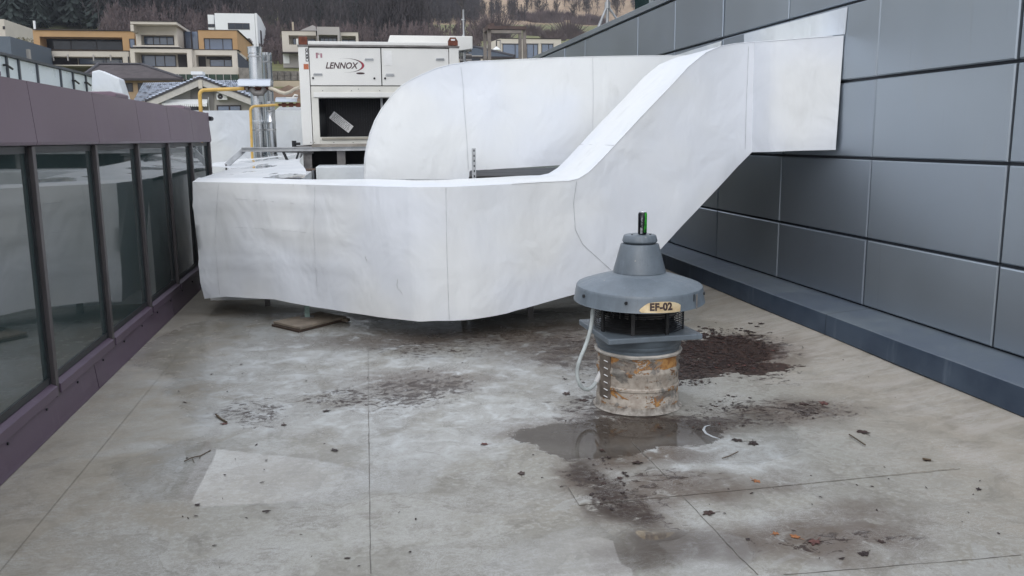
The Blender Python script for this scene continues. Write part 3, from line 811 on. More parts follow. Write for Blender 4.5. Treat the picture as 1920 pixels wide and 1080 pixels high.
# slotted channel upright in the gap
sc = thing('slotted_channel', (.9, 8.0, 0), 'short slotted steel channel standing upright behind the low duct', 'steel channel')
q = onY(889, 300, 8.05); ztop = onY(889, 278, 8.05)[2]; X0 = q[0]
b = MB(); z = 1.12
wch = .017
while z < ztop - .02:
    b.box(X0 - .006, X0 + .006, 8.047, 8.05, z, z + .016); z += .040
bs = MB(); bs.box(X0 - wch, X0 + wch, 8.05, 8.053, .6, ztop); bs.box(X0 - wch, X0 - wch + .003, 8.053, 8.085, .6, ztop); bs.box(X0 + wch - .003, X0 + wch, 8.053, 8.085, .6, ztop)
bs.build('channel', M_steel, sc)
z = 1.10; k = 0
while z < ztop - .015:
    s_ = MB(); s_.box(X0 - .0055, X0 + .0055, 8.0475, 8.0495, z, z + .020); s_.build('slot', M_black, sc); z += .047
# dark box added to shade the hollow under the straight part and the panels
b = MB(); b.box(.98, 2.95, YU + .15, YU + 3.0, .0, 1.20); bx_ = b.build('shade_box', M_darkmetal, up)

# ------------------------------------------------------------------ PLENUM behind, steel platform, rooftop unit
pl = thing('plenum', (-1.0, 11, 0), 'low white membrane-covered plenum with puddles on top, behind the left end of the low duct', 'plenum')
b = MB(); nx, ny = 20, 18
def plz(u, v): return 1.232 + .20 * v * (.25 + .75 * u) + .012 * noise.noise(Vector((u * 5, v * 4, 1)))
for j in range(ny + 1):
    for i in range(nx + 1):
        u, v = i / nx, j / ny
        y = 8.75 + 4.6 * v; x0 = -1.52 + .02 * v; x1 = -.50 - .30 * v + .03 * math.sin(v * 9)
        if v > 0 and y > 11.2: x0 = -1.52 - .5 * min(1, (y - 11.2))
        b.v.append((x0 + (x1 - x0) * u, y, plz(u, v)))
for j in range(ny):
    for i in range(nx):
        k = j * (nx + 1) + i; b.f.append((k, k + 1, k + nx + 2, k + nx + 1))
def damp_membrane():
    t = NT('damp_white_membrane'); P = t.geo.outputs['Position']
    n = t.noise(t.scaled(P, (1, .6, 1)), 1.6, 4, .5); fl = t.ramp(n, .54, .57)
    c = t.mix(t.ramp(t.noise(P, 3, 5, .6), .3, .7), (.60, .63, .66), (.70, .72, .74))
    c = t.mix(t.math('MULTIPLY', fl, .45), c, (.20, .22, .24))
    return t.fin(c, t.n('ShaderNodeMix', {0: fl, 2: .42, 3: .03}).outputs[0], 0, None, IOR=1.4)
b.build('top_sheet', damp_membrane(), pl, True)
b = MB(); b.box(-1.50, -.56, 9.0, 13.3, .0, 1.2); b.build('side', M_mem, pl)

plat = thing('steel_platform', (0, 12, 0), 'galvanised steel platform with a sloping end arm carrying the rooftop unit', 'steel platform')
zt, zb = onY(600, 275, 11.9)[2], onY(600, 283, 11.9)[2]
xl_ = onY(453, 280, 11.9)[0]
b = MB(); b.box(xl_ + .9, 1.7, 11.86, 11.90, zt - .004, zt + .035); b.build('deck_edge', PM('deck_board', (.30, .27, .235), .7, var=.3, vs=5), plat)
b = MB(); b.box(xl_, 1.7, 11.90, 11.96, zb, zt); b.box(xl_, 1.7, 11.87, 11.90, zb, zb + .012); b.box(xl_, 1.7, 11.87, 11.90, zt - .012, zt - .005); b.build('front_channel', M_steel, plat)
b = MB(); b.box(-.8, 1.7, 11.98, 14.2, zb + .01, zt + .01); b.build('deck', M_steeld, plat)
e0 = Vector(onY(456, 282, 11.93)); e1 = Vector(onY(424, 311, 11.7))
d = (e1 - e0); nrm = Vector((d.z, 0, -d.x)).normalized() * .035
b = MB(); b.prism([e0 + nrm, e1 + nrm, e1 - nrm * .8, e0 - nrm], (0, .06, 0)); b.build('end_arm', M_steel, plat, bevel=.004)
b = MB(); b.tube([e1 + Vector((0, 0, .02)), e1 + Vector((0, 0, -.09))], .012, 6); b.tube([e0 + Vector((.0, 0, 0)), (e0.x + .9, 11.93, zb - .02)], .014, 6); b.build('tie_rod', M_steeld, plat)
for px in (577, 640, 760, 860):
    x = onY(px, 300, 12.0)[0]
    b = MB(); b.box(x - .055, x + .055, 11.98, 12.08, .0, zb); b.build('leg', M_steeld, plat)
x = onY(574, 325, 11.8)[0]; zz = onY(574, 318, 11.8)[2]
b = MB(); b.box(x - .06, x + .09, 11.5, 11.62, zz - .28, zz); b.box(x - .03, x + .13, 11.48, 11.64, zz, zz + .02); b.build('bracket', PM('bracket_rusty', (.16, .12, .10), .7, .3, var=.4, vs=20), plat)
cb = thing('black_cables', (0, 11.8, 1.2), 'thin black cables sagging under the left end of the platform', 'cable')
for off in (0, .045):
    P = [onY(530 + off * 60, 285, 11.8), onY(537 + off * 60, 300, 11.75), onY(548 + off * 60, 312, 11.7), onY(563, 320 - off * 30, 11.65)]
    b = MB(); b.tube(P, .010, 6); b.build('cable', M_black, cb, True)
b = MB(); b.tube([onY(560, 285, 11.8), onY(556, 298, 11.75), onY(557, 315, 11.7)], .014, 6); b.build('cable', M_black, cb, True)
# black block standing for the shade and a white box under the unit
b = MB(); b.box(-.72, 2.2, 12.6, 13.6, .0, zb - .01); b.build('shade_block', M_black, plat)
wb = thing('white_duct_box', (.3, 11.4, 0), 'small white box duct in the gap under the rooftop unit', 'duct box')
q0, q1 = onY(592, 313, 11.2), onY(700, 334, 11.2)
b = MB(); b.box(q0[0], q1[0] + 1.0, 11.2, 12.3, .5, q0[2]); b.build('box_shell', M_mem2, wb, bevel=.01)

unit = thing('rooftop_unit', (.4, 12.5, 1.5), 'large white rooftop air conditioning unit lettered LENNOX on a steel platform', 'rooftop unit')
YF = 12.0; YB = 14.1
def U(px, py, y=YF): p = onY(px, py, y); return p[0], p[2]
xl, zt_ = U(559, 87); xr, _ = U(860, 88); _, zb_ = U(570, 272)
xpl, _ = U(580, 120); _, zmid = U(640, 161); xmid, _ = U(715, 120); xpr, _ = U(842, 120)
ox0, oz1 = U(597, 184); _, oz0 = U(600, 257)
b = MB(); b.box(xl, xpl - .004, YF, YF + .12, zb_, zt_); b.build('corner_post', M_unit, unit, bevel=.006)
b = MB(); b.box(xpr + .004, xr, YF, YF + .12, zb_, zt_); b.build('corner_post', M_unit, unit, bevel=.006)
b = MB(); b.box(xl + .02, xr - .02, YF + .13, YB, oz1 + .02, zt_ - .005); b.box(xl + .02, xl + .06, YF + .13, YB, zb_, oz1 + .02); b.box(xr - .06, xr - .02, YF + .13, YB, zb_, oz1 + .02); b.build('casing', M_gap, unit)
b = MB(); b.box(xl - .01, xl + .019, YF + .121, YB, zb_, zt_); b.build('side_panel', M_unit, unit)
b = MB(); b.box(xr - .019, xr + .01, YF + .121, YB, zb_, zt_); b.build('side_panel', M_unit, unit)
b = MB(); b.box(xpl + .004, xmid - .006, YF + .004, YF + .10, zmid + .006, zt_ - .012); pL = b.build('access_panel', M_unit, unit, bevel=.006)
b = MB(); b.box(xmid + .006, xpr - .004, YF + .004, YF + .10, zmid + .006, zt_ - .012); pR = b.build('access_panel', M_unit, unit, bevel=.006)
b = MB(); b.box(xl - .01, xr + .01, YF - .012, YB, zt_ + .002, zt_ + .022); b.build('lid_flashing', M_steeld, unit)
tx0, tz1 = U(577, 77); tx1, _ = U(850, 77)
b = MB(); b.box(tx0, tx1 + .05, YF - .005, YB, zt_ + .023, tz1); b.build('lid', M_unit, unit, bevel=.008)
h0 = onY(724, 80, 12.9); h1 = onY(731, 66, 12.9); h2 = onY(886, 68, 12.9)
b = MB(); b.prism([(h0[0], 12.9, tz1 - .05), (h1[0], 12.9, h1[2]), (h2[0], 12.9, h1[2]), (h2[0], 12.9, tz1 + .03 - .02), (xr - .1, 12.9, tz1 - .05)], (0, 1.1, 0)); b.build('fan_cowl', M_unit, unit, bevel=.01)
def lug(x0, x1, z0, h, yy):
    cx = (x0 + x1) / 2; w = (x1 - x0) / 2
    prof = [(x0, z0), (x1, z0), (x1, z0 + h * .55), (cx + w * .55, z0 + h), (cx - w * .55, z0 + h), (x0, z0 + h * .55)]
    b = MB(); b.prism([(x, yy, z) for x, z in prof], (0, .03, 0)); o = b.build('lifting_lug', M_rust, unit)
    b = MB(); b.box(cx - w * .4, cx + w * .4, yy - .004, yy - .001, z0 + h * .6, z0 + h * .8); b.build('lug_hole', M_paper, unit)
l0, lz = U(840, 87); l1, lz1 = U(858, 72); lug(l0, l1, lz + .01, lz1 - lz, YF - .02)
l0, lz = U(560, 85); l1, lz1 = U(575.5, 68); b = MB(); b.box(l0, l1, YF + .02, YF + .10, lz + .01, lz1); b.build('lifting_lug', M_rust, unit, bevel=.01)
b = MB(); b.box(l0 - .03, l0 - .004, YF + .02, YF + .10, lz + .01, lz1 - .03); b.build('lifting_lug', M_unitc, unit)
# handles, locks
for px, py, pp in ((692, 110, 0), (731, 139, 1), (825, 110, 1)):
    x, z = U(px, py); b = MB(); b.box(x - .052, x + .052, YF - .022, YF + .002, z - .008, z + .006); b.box(x - .058, x + .058, YF - .004, YF + .003, z - .028, z - .0085); b.build('handle', M_steel, pL if pp == 0 else pR)
for px, py, pp in ((587, 146.5, 0), (702, 147, 0), (722, 147, 1)):
    x, z = U(px, py); b = MB(); b.tube([(x, YF - .006, z), (x, YF + .003, z)], .014, 14); b.build('lock', M_black, pL if pp == 0 else pR)
x, z = U(596, 138); b = MB(); b.box(x - .052, x + .052, YF - .022, YF + .002, z - .008, z + .006); b.box(x - .058, x + .058, YF - .004, YF + .003, z - .028, z - .0085); b.build('handle', M_steel, pL)
# lettering
def VM(x, y, z, rot=0): return Matrix.Translation((x, y, z)) @ Matrix.Rotation(math.radians(90), 4, 'X') @ Matrix.Rotation(rot, 4, 'Z')
x, z = U(639.5, 123.5); text_mesh('lettering', 'LENNOX', .112, M_logo, pL, VM(x, YF + .0025, z), shear=.28, offset=.0026, sx=.90)
cx, cz = U(648, 123.5)
def crescent(mat, t0, t1, wmax, name):
    b = MB(); n = 44; A = .245; Bq = .092; prev = None
    for k in range(n + 1):
        t = t0 + (t1 - t0) * k / n; w = wmax * math.sin(math.pi * k / n) ** 1.3 + .0006
        o_ = (cx + (A) * math.cos(t), cz + Bq * math.sin(t) + .006); i_ = (cx - w * .5 + (A - w) * math.cos(t), cz + (Bq - w * .25) * math.sin(t) + .006)
        if prev: b.quad((prev[0][0], YF + .002, prev[0][1]), (o_[0], YF + .002, o_[1]), (i_[0], YF + .002, i_[1]), (prev[1][0], YF + .002, prev[1][1]))
        prev = (o_, i_)
    b.build(name, mat, pL)
crescent(M_logo, -1.75, 1.95, .022, 'logo_ring')
b = MB(); prevp = None
for k in range(21):
    t = -.75 + 1.5 * k / 20; w = .018 * math.cos(t * 2.0)
    o_ = (cx + .243 * math.cos(t), cz + .091 * math.sin(t) + .006); i_ = (cx - .010 + (.243 - max(w, .001)) * math.cos(t), cz + .090 * math.sin(t) + .006)
    if prevp: b.quad((prevp[0][0], YF + .001, prevp[0][1]), (o_[0], YF + .001, o_[1]), (i_[0], YF + .001, i_[1]), (prevp[1][0], YF + .001, prevp[1][1]))
    prevp = (o_, i_)
b.build('logo_red_arc', M_red, pL)
x, z = U(676, 137.5); b = MB(); b.lathe([(0.001, 0), (.056, 0)], seg=24); b.v = [(x + v[0], YF + .002, z + v[1] * .24) for v in b.v]; b.build('logo_oval', M_logo, pL)
# stickers
xs0, zs0 = U(575.5, 103)
for k in range(4):
    zc = zs0 + .063 - k * .042
    b = MB(); b.box(xs0 - .018, xs0 + .018, YF - .002, YF - .0005, zc - .019, zc + .019); st = b.build('sticker', M_black, unit)
    b = MB(); b.lathe([(.0005, 0), (.012, 0)], seg=12 if k % 2 else 3); b.v = [(xs0 + v[0], YF - .003, zc + v[1]) for v in b.v]; b.build('pictogram', M_paper, st)
x, z = U(574, 125); b = MB(); b.box(x - .032, x + .032, YF - .003, YF - .0005, z - .034, z + .034); b.build('sticker', M_orange, unit)['label'] = 'faded orange square sticker'
x, z = U(600.5, 104)
for (dx, dz, w, h) in ((-.045, 0, .012, .035), (-.02, .012, .012, .004), (.012, .0, .012, .028), (-.03, .028, .02, .004)):
    b = MB(); b.box(x + dx - w, x + dx + w, YF + .001, YF + .003, z + dz - h, z + dz + h); b.build('sticker', PM('pink_print', (.38, .20, .24), .6), pL)
x, z = U(727, 108); b = MB(); b.box(x - .055, x + .055, YF + .001, YF + .003, z - .10, z + .09); b.build('sticker', PM('pale_label', (.78, .78, .77), .5), pR)
# lower part with the open intake
fm = [(xpl + .004, xr - .05, oz1 + .095, zmid - .006), (xpl + .004, ox0, zb_ + .11, oz1 + .0945), (ox0 - .03, xr - .05, oz1, oz1 + .0945)]
b = MB(); b.box(xpl + .004, xpr, YF + .004, YF + .05, oz1 + .002, zmid - .006); b.box(xpl + .004, ox0, YF + .004, YF + .05, zb_, oz1 + .0015); b.box(ox0 + .0005, xpr, YF + .004, YF + .05, zb_, oz0); b.build('intake_surround', M_unitc, unit, bevel=.004)
b = MB(); b.box(ox0 - .06, xpr - .1, YF - .014, YF + .003, oz1 + .012, oz1 + .075); b.build('rain_strip', M_unit, unit, bevel=.004)
b = MB(); b.box(ox0 + .02, xpr, YF - .02, YF + .004, oz0 - .035, oz0 - .004); b.build('sill_rail', PM('dull_rail', (.33, .31, .26), .5, .3), unit)
b = MB(); b.prism([(ox0 + .001, YF + .051, oz1), (ox0 + .055, YF + .30, oz1), (ox0 + .075, YF + .30, oz0), (ox0 + .001, YF + .051, oz0)], (.006, 0, 0)); b.build('reveal', M_darkmetal, unit)
mx_, _ = U(716, 220, YF + .3); b = MB(); b.box(mx_ - .012, mx_ + .018, YF + .28, YF + .33, oz0 - .1, oz1 + .05); b.build('divider', M_steel, unit)
b = MB(); b.box(ox0 - .1, xr - .08, YF + .45, YF + .47, zb_, oz1 + .1); b.build('coil', PM('dark_coil', (.012, .012, .016), .6, 0, vs=20, var=.4), unit)
b = MB(); b.box(ox0 - .1, xr - .08, YF + .06, YF + .45, zb_ + .0, zb_ + .04); b.build('tray', M_black, unit)
b = MB()
for k in range(34):
    x = ox0 + .05 + k * .034; b.box(x, x + .003, YF + .43, YF + .449, oz0, oz1)
fo = b.build('coil_fins', M_darkmetal, unit)
p = onY(640, 229, YF + .42); ce = Vector((p[0], p[1], p[2]))
Mst = Matrix.Translation(ce) @ Matrix.Rotation(math.radians(39), 4, 'Y')
b = MB(); b.box(-.165, .165, -.002, 0, -.058, .058, Mst); stk = b.build('sticker', M_paper, unit)
b = MB()
random.seed(3)
for r_ in range(5):
    x = -.14
    while x < .12:
        w = random.uniform(.008, .03); b.box(x, x + w, -.004, -.003, -.045 + r_ * .02, -.045 + r_ * .02 + .007, Mst); x += w + random.uniform(.004, .014)
b.build('print', PM('print_grey', (.16, .16, .16), .6), stk)
for px, py in ((552, 267), (558, 266), (583, 267), (590, 267), (626, 267), (662, 267), (672, 167), (659, 170), (712, 170), (605, 170), (592, 182)):
    if px < 560: continue
    x, z = U(px, py); b = MB(); b.tube([(x, YF - .003, z), (x, YF + .006, z)], .006, 6); b.build('screw', M_gap, unit)
kn = thing('black_tap', (-.8, 11.95, 1.5), 'black tap handle on the platform beside the unit corner', 'tap')
k0 = Vector(onY(556, 271, 11.95)); b = MB(); b.tube([k0 + Vector((-.03, 0, -.03)), k0 + Vector((-.03, 0, .05))], .03, 10); b.tube([k0 + Vector((-.03, 0, .01)), k0 + Vector((.05, 0, .01))], .018, 8); b.build('body', M_black, kn, True)

# ------------------------------------------------------------------ white parapet wall behind the flues
pr = thing('white_parapet', (-1.5, 16, 0), 'plain white membrane-covered parapet wall behind the flue pipes', 'parapet wall')
zz1 = onY(450, 207, 16)[2]; x1 = onY(640, 207, 16)[0]
b = MB(); n = 40
b.v = []; b.f = []
for i in range(n + 1):
    x = -7 + (x1 + 7) * i / n
    for j in range(11):
        z = zz1 * j / 10
        b.v.append((x, 16 + .02 * noise.noise(Vector((x * 1.5, z * 1.5, 0))) + .008 * noise.noise(Vector((x * 6, z * 4, 5))), z + (.008 * noise.noise(Vector((x * 3, 0, 0))) if j == 10 else 0)))
for i in range(n):
    for j in range(10): k = i * 11 + j; b.f.append((k, k + 11, k + 12, k + 1))
b.build('front_sheet', M_mem2, pr, True)
b = MB(); b.box(-7, x1, 16.04, 16.35, 0, zz1 - .01); b.build('core', M_mem, pr)
# corrugated roof edge just beyond it
cr_ = thing('corrugated_roof', (-1, 19, 0), 'strip of corrugated pale roofing just above the white parapet', 'roof')
b = MB(); q0, q1 = onY(512, 206, 18), onY(575, 199, 18)
nn = 60
for k in range(nn):
    xA = q0[0] + (q1[0] + 3 - q0[0]) * k / nn; xB = q0[0] + (q1[0] + 3 - q0[0]) * (k + 1) / nn
    zA = .012 * math.sin(k * 1.6); zB = .012 * math.sin((k + 1) * 1.6)
    b.quad((xA, 17.5, 2.1 + zA), (xB, 17.5, 2.1 + zB), (xB, 19.5, 2.30 + zB), (xA, 19.5, 2.30 + zA))
b.build('corrugated_sheet', M_steel, cr_, True)

# ------------------------------------------------------------------ flues and gas pipes
def flue(px0, px1, pyt, Y, label):
    xa = onY(px0, 150, Y)[0]; xb = onY(px1, 150, Y)[0]; r = (xb - xa) / 2; cx_ = (xa + xb) / 2; zt2 = onY((px0 + px1) / 2, pyt, Y)[2]
    t = thing('flue_pipe', (cx_, Y + r, 0), label, 'flue', 'stainless flue pipes')
    prof = [(r * .97, 0.0)]
    z = .9
    while z < zt2 - .3:
        prof += [(r * .97, z), (r * 1.03, z + .006), (r * 1.03, z + .05), (r * .97, z + .056)]; z += .93
    prof += [(r * .97, zt2 - .10), (r * 1.04, zt2 - .09), (r * 1.04, zt2 - .015), (r * 1.08, zt2 - .012), (r * 1.08, zt2), (r * .9, zt2), (r * .9, zt2 - .3), (0.001, zt2 - .3)]
    b = MB(); b.lathe(prof, (cx_, Y + r, 0), 40); b.build('pipe', M_chrome, t, True)
    for zc in (zt2 - .14, 1.75, 2.45):
        b = MB(); b.lathe([(r * 1.0, zc - .012), (r * 1.05, zc - .010), (r * 1.05, zc + .010), (r * 1.0, zc + .012)], (cx_, Y + r, 0), 40); b.build('clamp_band', M_steel, t, True)
    return t
flue(466, 493, 87, 13.6, 'wider and taller stainless flue pipe, left of the pair')
flue(493, 511, 98, 14.1, 'narrower and lower stainless flue pipe, right of the pair')
flue(495, 512, 190, 13.5, 'short stainless flue stub standing in front of the taller pair')
def gaspipe(pts, r, Y, label, rust_from):
    P = [Vector(onY(px, py, Y)) for px, py in pts]
    t = thing('gas_pipe', (P[0].x, Y, 0), label, 'gas pipe', 'yellow gas pipes')
    P0 = Vector((P[0].x, Y, 0.02)); bend = []
    a, c, d = P0, P[1], P[2]
    R_ = .07
    bend = [a, c - Vector((0, 0, R_))]
    for k in range(1, 6):
        an = math.pi / 2 * k / 6; bend.append(c + Vector((R_ * (1 - math.cos(an)), 0, -R_ * (1 - math.sin(an)))))
    bend += [c + Vector((R_, 0, 0)), d]
    b = MB(); b.tube(bend, r, 10); b.build('pipe', M_yellow, t, True)
    return t, P
g1, P1 = gaspipe([(375, 208), (374, 169), (458, 166)], .027, 13.3, 'thicker yellow gas pipe rising beside the end of the glazed wall', 0)
g2t, P2 = gaspipe([(470, 300), (469, 199), (522, 196.5)], .019, 13.0, 'thinner yellow gas pipe in front of the flue pipes', 0)
a = Vector(onY(458, 166, 13.3)); c = Vector(onY(512, 166, 13.3))
b = MB(); b.tube([a, c], .026, 10); b.build('rusty_pipe', M_rust, g1, True)
b = MB(); v0 = Vector(onY(484, 168, 13.25)); b.tube([v0 + Vector((-.10, 0, .02)), v0 + Vector((-.05, 0, -.05)), v0 + Vector((.05, 0, -.05)), v0 + Vector((.10, 0, .02))], .045, 10); b.build('valve', M_steeld, g1, True)
for dx in (-.17, .17):
    b = MB(); b.tube([v0 + Vector((dx, 0, .015)), v0 + Vector((dx + .03, 0, .015))], .05, 10); b.build('flange', M_steeld, g1, True)
a = Vector(onY(522, 196.5, 13.0)); c = Vector(onY(575, 196.5, 13.0)); b = MB(); b.tube([a, c], .016, 8); b.build('rusty_pipe', M_rust, g2t, True)
for k in range(3):
    p = a.lerp(c, .2 + .25 * k); b = MB(); b.tube([p - Vector((.03, 0, 0)), p + Vector((.03, 0, 0))], .032, 8); b.build('union', M_rust, g2t, True)
def shield(x0p, x1p, y0p, y1p, Y, label):
    p, q = onY(x0p, y0p, Y), onY(x1p, y1p, Y)
    t = thing('pipe_cover', (p[0], Y, q[2]), label, 'pipe cover')
    b = MB(); b.prism([(p[0], Y, q[2]), (p[0], Y - .004, q[2] + .006), (p[0], Y + .03, p[2]), (p[0], Y + .2, p[2] + .03), (p[0], Y + .2, p[2] + .024), (p[0], Y + .036, p[2] - .006)], (q[0] - p[0], 0, 0)); b.build('cover_sheet', M_alu, t)
shield(445, 507, 150, 161.5, 13.15, 'large folded aluminium cover over the upper gas valve')
shield(516, 557, 185, 191.5, 12.9, 'small folded aluminium cover over the lower pipe')
hz_ = thing('cream_hose', (-1, 13, 2), 'cream corrugated hose sagging between the flues and the unit', 'hose')
b = MB(); P = [onY(505, 165, 13.2), onY(515, 168, 13.15), onY(525, 173, 13.1), onY(535, 175, 13.05), onY(545, 172, 13.0), onY(552, 167, 12.9), onY(562, 164, 12.8)]
b.tube(P, .024, 8); b.build('hose', M_cream, hz_, True)
# loose flashing bits on the ridge
wt_ = thing('wall_lamp', (-.7, 12.6, 2), 'small white lamp head beside the unit corner post', 'lamp')
b = MB(); p = Vector(onY(549, 182, 12.7)); b.tube([p, p + Vector((.03, 0, .03)), p + Vector((.07, 0, .02))], [.006, .014, .010], 8); b.tube([p + Vector((-.09, 0, -.012)), p + Vector((.05, 0, -.012))], .008, 6); b.build('head', M_unit, wt_, True)

# aerial pole beside the unit
ae = thing('aerial_pole', (1.5, 13, 0), 'thin white aerial pole beside the right corner of the rooftop unit', 'aerial')
x = onY(869.5, 60, 13)[0]; zt3 = onY(869, 18, 13)[2]
b = MB(); b.tube([(x, 13, .8), (x, 13, 2.95)], .022, 10); b.tube([(x, 13, 2.95), (x, 13, zt3)], .014, 10); b.build('pole', M_steel, ae, True)
for py, w in ((37, .03), (67, .025), (97, .10)):
    z = onY(869, py, 13)[2]; b = MB(); b.tube([(x - w, 13, z), (x + w * .5, 13, z)], .012, 8); b.build('clamp', M_steel, ae)
# small grey fittings behind the pole
ft = thing('pipe_bracket', (1.8, 15, 0), 'grey steel pipe bracket behind the aerial pole', 'bracket')
b = MB()
for px, py in ((862, 94), (862, 104), (862, 114)):
    p = onY(px, py, 14.5); q = onY(px + 22, py, 14.5); b.tube([p, q], .03, 6)
for px in (865, 876):
    p = onY(px, 90, 14.6); b.tube([(p[0], p[1], .2), (p[0], p[1], onY(px, 96, 14.6)[2])], .022, 6)
b.build('bracket_frame', M_steeld, ft)
# rusty steel portal frame
pf = thing('steel_portal_frame', (3.4, 20, 0), 'empty grey-brown steel portal frame behind the upper duct', 'steel frame')
def bar(t, p0, p1, Y0, Y1, w, nm, m=None):
    b = MB(); a = Vector(p0); c = Vector(p1); b.tube([a, c], w, 4); return b.build(nm, m or M_steelb, t)
M_steelb = PM('brown_grey_steel', (.21, .185, .165), .65, .2, var=.3, vs=3)
M_steelb2 = PM('brown_dark_beam', (.10, .07, .065), .65, .2, var=.3, vs=3)
for px, pt, Y in ((909, 53, 21.0), (917, 50, 20.0), (975, 54, 21.0), (983, 51, 20.0)):
    p = onY(px, pt, Y); w = .036
    b = MB(); b.box(p[0] - w, p[0] + w, Y - w, Y + w, 0, p[2]); b.build('post', M_steelb, pf)
a = onY(914, 49, 19.94); c = onY(985, 52, 19.94); b = MB(); b.box(a[0], c[0], 19.86, 20.06, a[2] - .07, a[2]); b.build('beam', M_steelb2, pf)
a = onY(907, 54, 21); c = onY(977, 55, 21); b = MB(); b.box(a[0], c[0], 20.94, 21.06, a[2] - .10, a[2]); b.build('beam', M_steelb, pf)
a = onY(907, 53, 21); b = MB(); b.box(a[0], a[0] + .1, 20.06, 20.94, a[2] - .1, a[2]); b.build('beam', M_steelb2, pf)

# ------------------------------------------------------------------ row of white access panels with posts, upper left
ap_ = thing('white_screen', (-6, 16, 0), 'row of white framed screen panels with dark posts above the left roof', 'screen wall')
Xs = -6.0; ztop2 = onX(0, 98, Xs)[2]
ys2 = [onX(px, 115, Xs)[1] for px in (11, 33, 67, 110, 133, 157, 172)]
ys2 = [ys2[0] - 4.2, ys2[0] - 2.6, ys2[0] - 1.3] + ys2
M_rail = PM('grey_rail', (.075, .085, .10), .5); M_scr = PM('screen_white', (.66, .73, .75), .3, 0, var=.06, vs=.8)
for a, c in zip(ys2[:-1], ys2[1:]):
    b = MB(); b.box(Xs - .03, Xs, a + .04, c - .04, 0.05, ztop2 - .06); b.build('screen_panel', M_scr, ap_)
for y in ys2:
    b = MB(); b.box(Xs - .05, Xs + .03, y - .030, y + .030, 0, ztop2 - .05); b.build('post', M_rail, ap_)
b = MB(); b.box(Xs - .06, Xs + .05, ys2[0], ys2[-1] + .05, ztop2 - .045, ztop2); b.build('top_rail', M_rail, ap_)
for px, py in ((8, 122), (137, 151), (160, 155)):
    p = onX(px, py, Xs + .03); b = MB(); b.tube([(Xs + .01, p[1], p[2]), (Xs + .07, p[1], p[2]), (Xs + .08, p[1] + .22, p[2] - .05)], .02, 8); b.build('handle', M_darkmetal, ap_)
ws = thing('sloping_white_cheek', (-6, 21, 0), 'white sloping end cheek right of the screen panels', 'end cheek')
Pp = [onY(x, y, 20.4) for x, y in ((172, 215), (172, 134), (185, 131), (222, 147), (244, 215))]
b = MB(); b.prism(Pp, (0, .5, 0)); b.build('cheek_sheet', M_mem2, ws, bevel=.02)

# ------------------------------------------------------------------ ROOF FAN
FX, FY = 1.633, 4.86
fan = thing('roof_fan', (FX, FY, 0), 'blue-grey mushroom roof fan tagged EF-02 on a rusty drum', 'roof fan')
SG = 96
b = MB(); b.lathe([(.268, .003), (.257, .006), (.251, .016), (.249, .040), (.248, .075), (.243, .083), (.243, .128), (.249, .136), (.249, .148), (.243, .156), (.243, .225), (.250, .236), (.250, .250), (.243, .262), (.243, .338), (.250, .346)], (FX, FY, 0), SG)
for i, v in enumerate(b.v):
    k = 1 + .012 * noise.noise(Vector((v[0] * 6, v[1] * 6, v[2] * 7))); b.v[i] = (FX + (v[0] - FX) * k, FY + (v[1] - FY) * k, v[2])
b.build('drum', M_rustcyl, fan, True)
b = MB()
nn = SG
for j in range(nn):
    a0, a1 = 2 * math.pi * j / nn, 2 * math.pi * (j + 1) / nn
    def pt(a, r, z):
        return (FX + r * math.cos(a), FY + r * math.sin(a), z + .005 * noise.noise(Vector((math.cos(a) * 4, math.sin(a) * 4, 0))))
    prof = [(.240, .340), (.256, .338), (.262, .350), (.254, .357), (.236, .356)]
    for q in range(4): b.quad(pt(a0, *prof[q]), pt(a1, *prof[q]), pt(a1, *prof[q + 1]), pt(a0, *prof[q + 1]))
b.build('drum_rim', PM('crusty_white_sealant', (.50, .47, .43), .8, var=.2, vs=14, bump=.5), fan, True)
# riveted vertical strap on the drum's left side
b = MB()
for k in range(8):
    def sp(a, z, r): return (FX + r * math.cos(a), FY + r * math.sin(a), z)
A0, A1 = math.radians(188), math.radians(212)
for k in range(6):
    a = A0 + (A1 - A0) * k / 6; c = A0 + (A1 - A0) * (k + 1) / 6
    b.quad(sp(a, .075, .2505), sp(c, .075, .2505), sp(c, .335, .2525), sp(a, .335, .2525))
for a in (A0, A1): b.quad(sp(a, .075, .2505), sp(a, .335, .2525), sp(a, .335, .24), sp(a, .075, .24))
stp = b.build('strap', PM('brown_grey_strap', (.19, .16, .135), .6, .3, var=.35, vs=14), fan, True)
for k in range(6):
    z = .09 + k * .043; a = math.radians(205)
    p = Vector(sp(a, z, .252)); n = Vector((math.cos(a), math.sin(a), 0)); tdir = Vector((-n.y, n.x, 0))
    b = MB(); b.tube([p + n * .003 - tdir * .016, p + n * .003 + tdir * .016 + Vector((0, 0, -.004))], .003, 6); b.build('rivet', M_paper, stp)
b = MB(); b.lathe([(.238, .350), (.244, .352), (.244, .372), (.252, .380), (.256, .390), (.256, .402), (.264, .412), (.268, .444)], (FX, FY, 0), SG); b.build('collar', M_collar, fan, True)
Mr = Matrix.Translation((FX, FY, 0)) @ Matrix.Rotation(math.radians(2.5), 4, 'Z')
b = MB(); b.box(-.285, .285, -.285, .285, .445, .478, Mr); b.build('base_plate', M_fan, fan, bevel=.006)
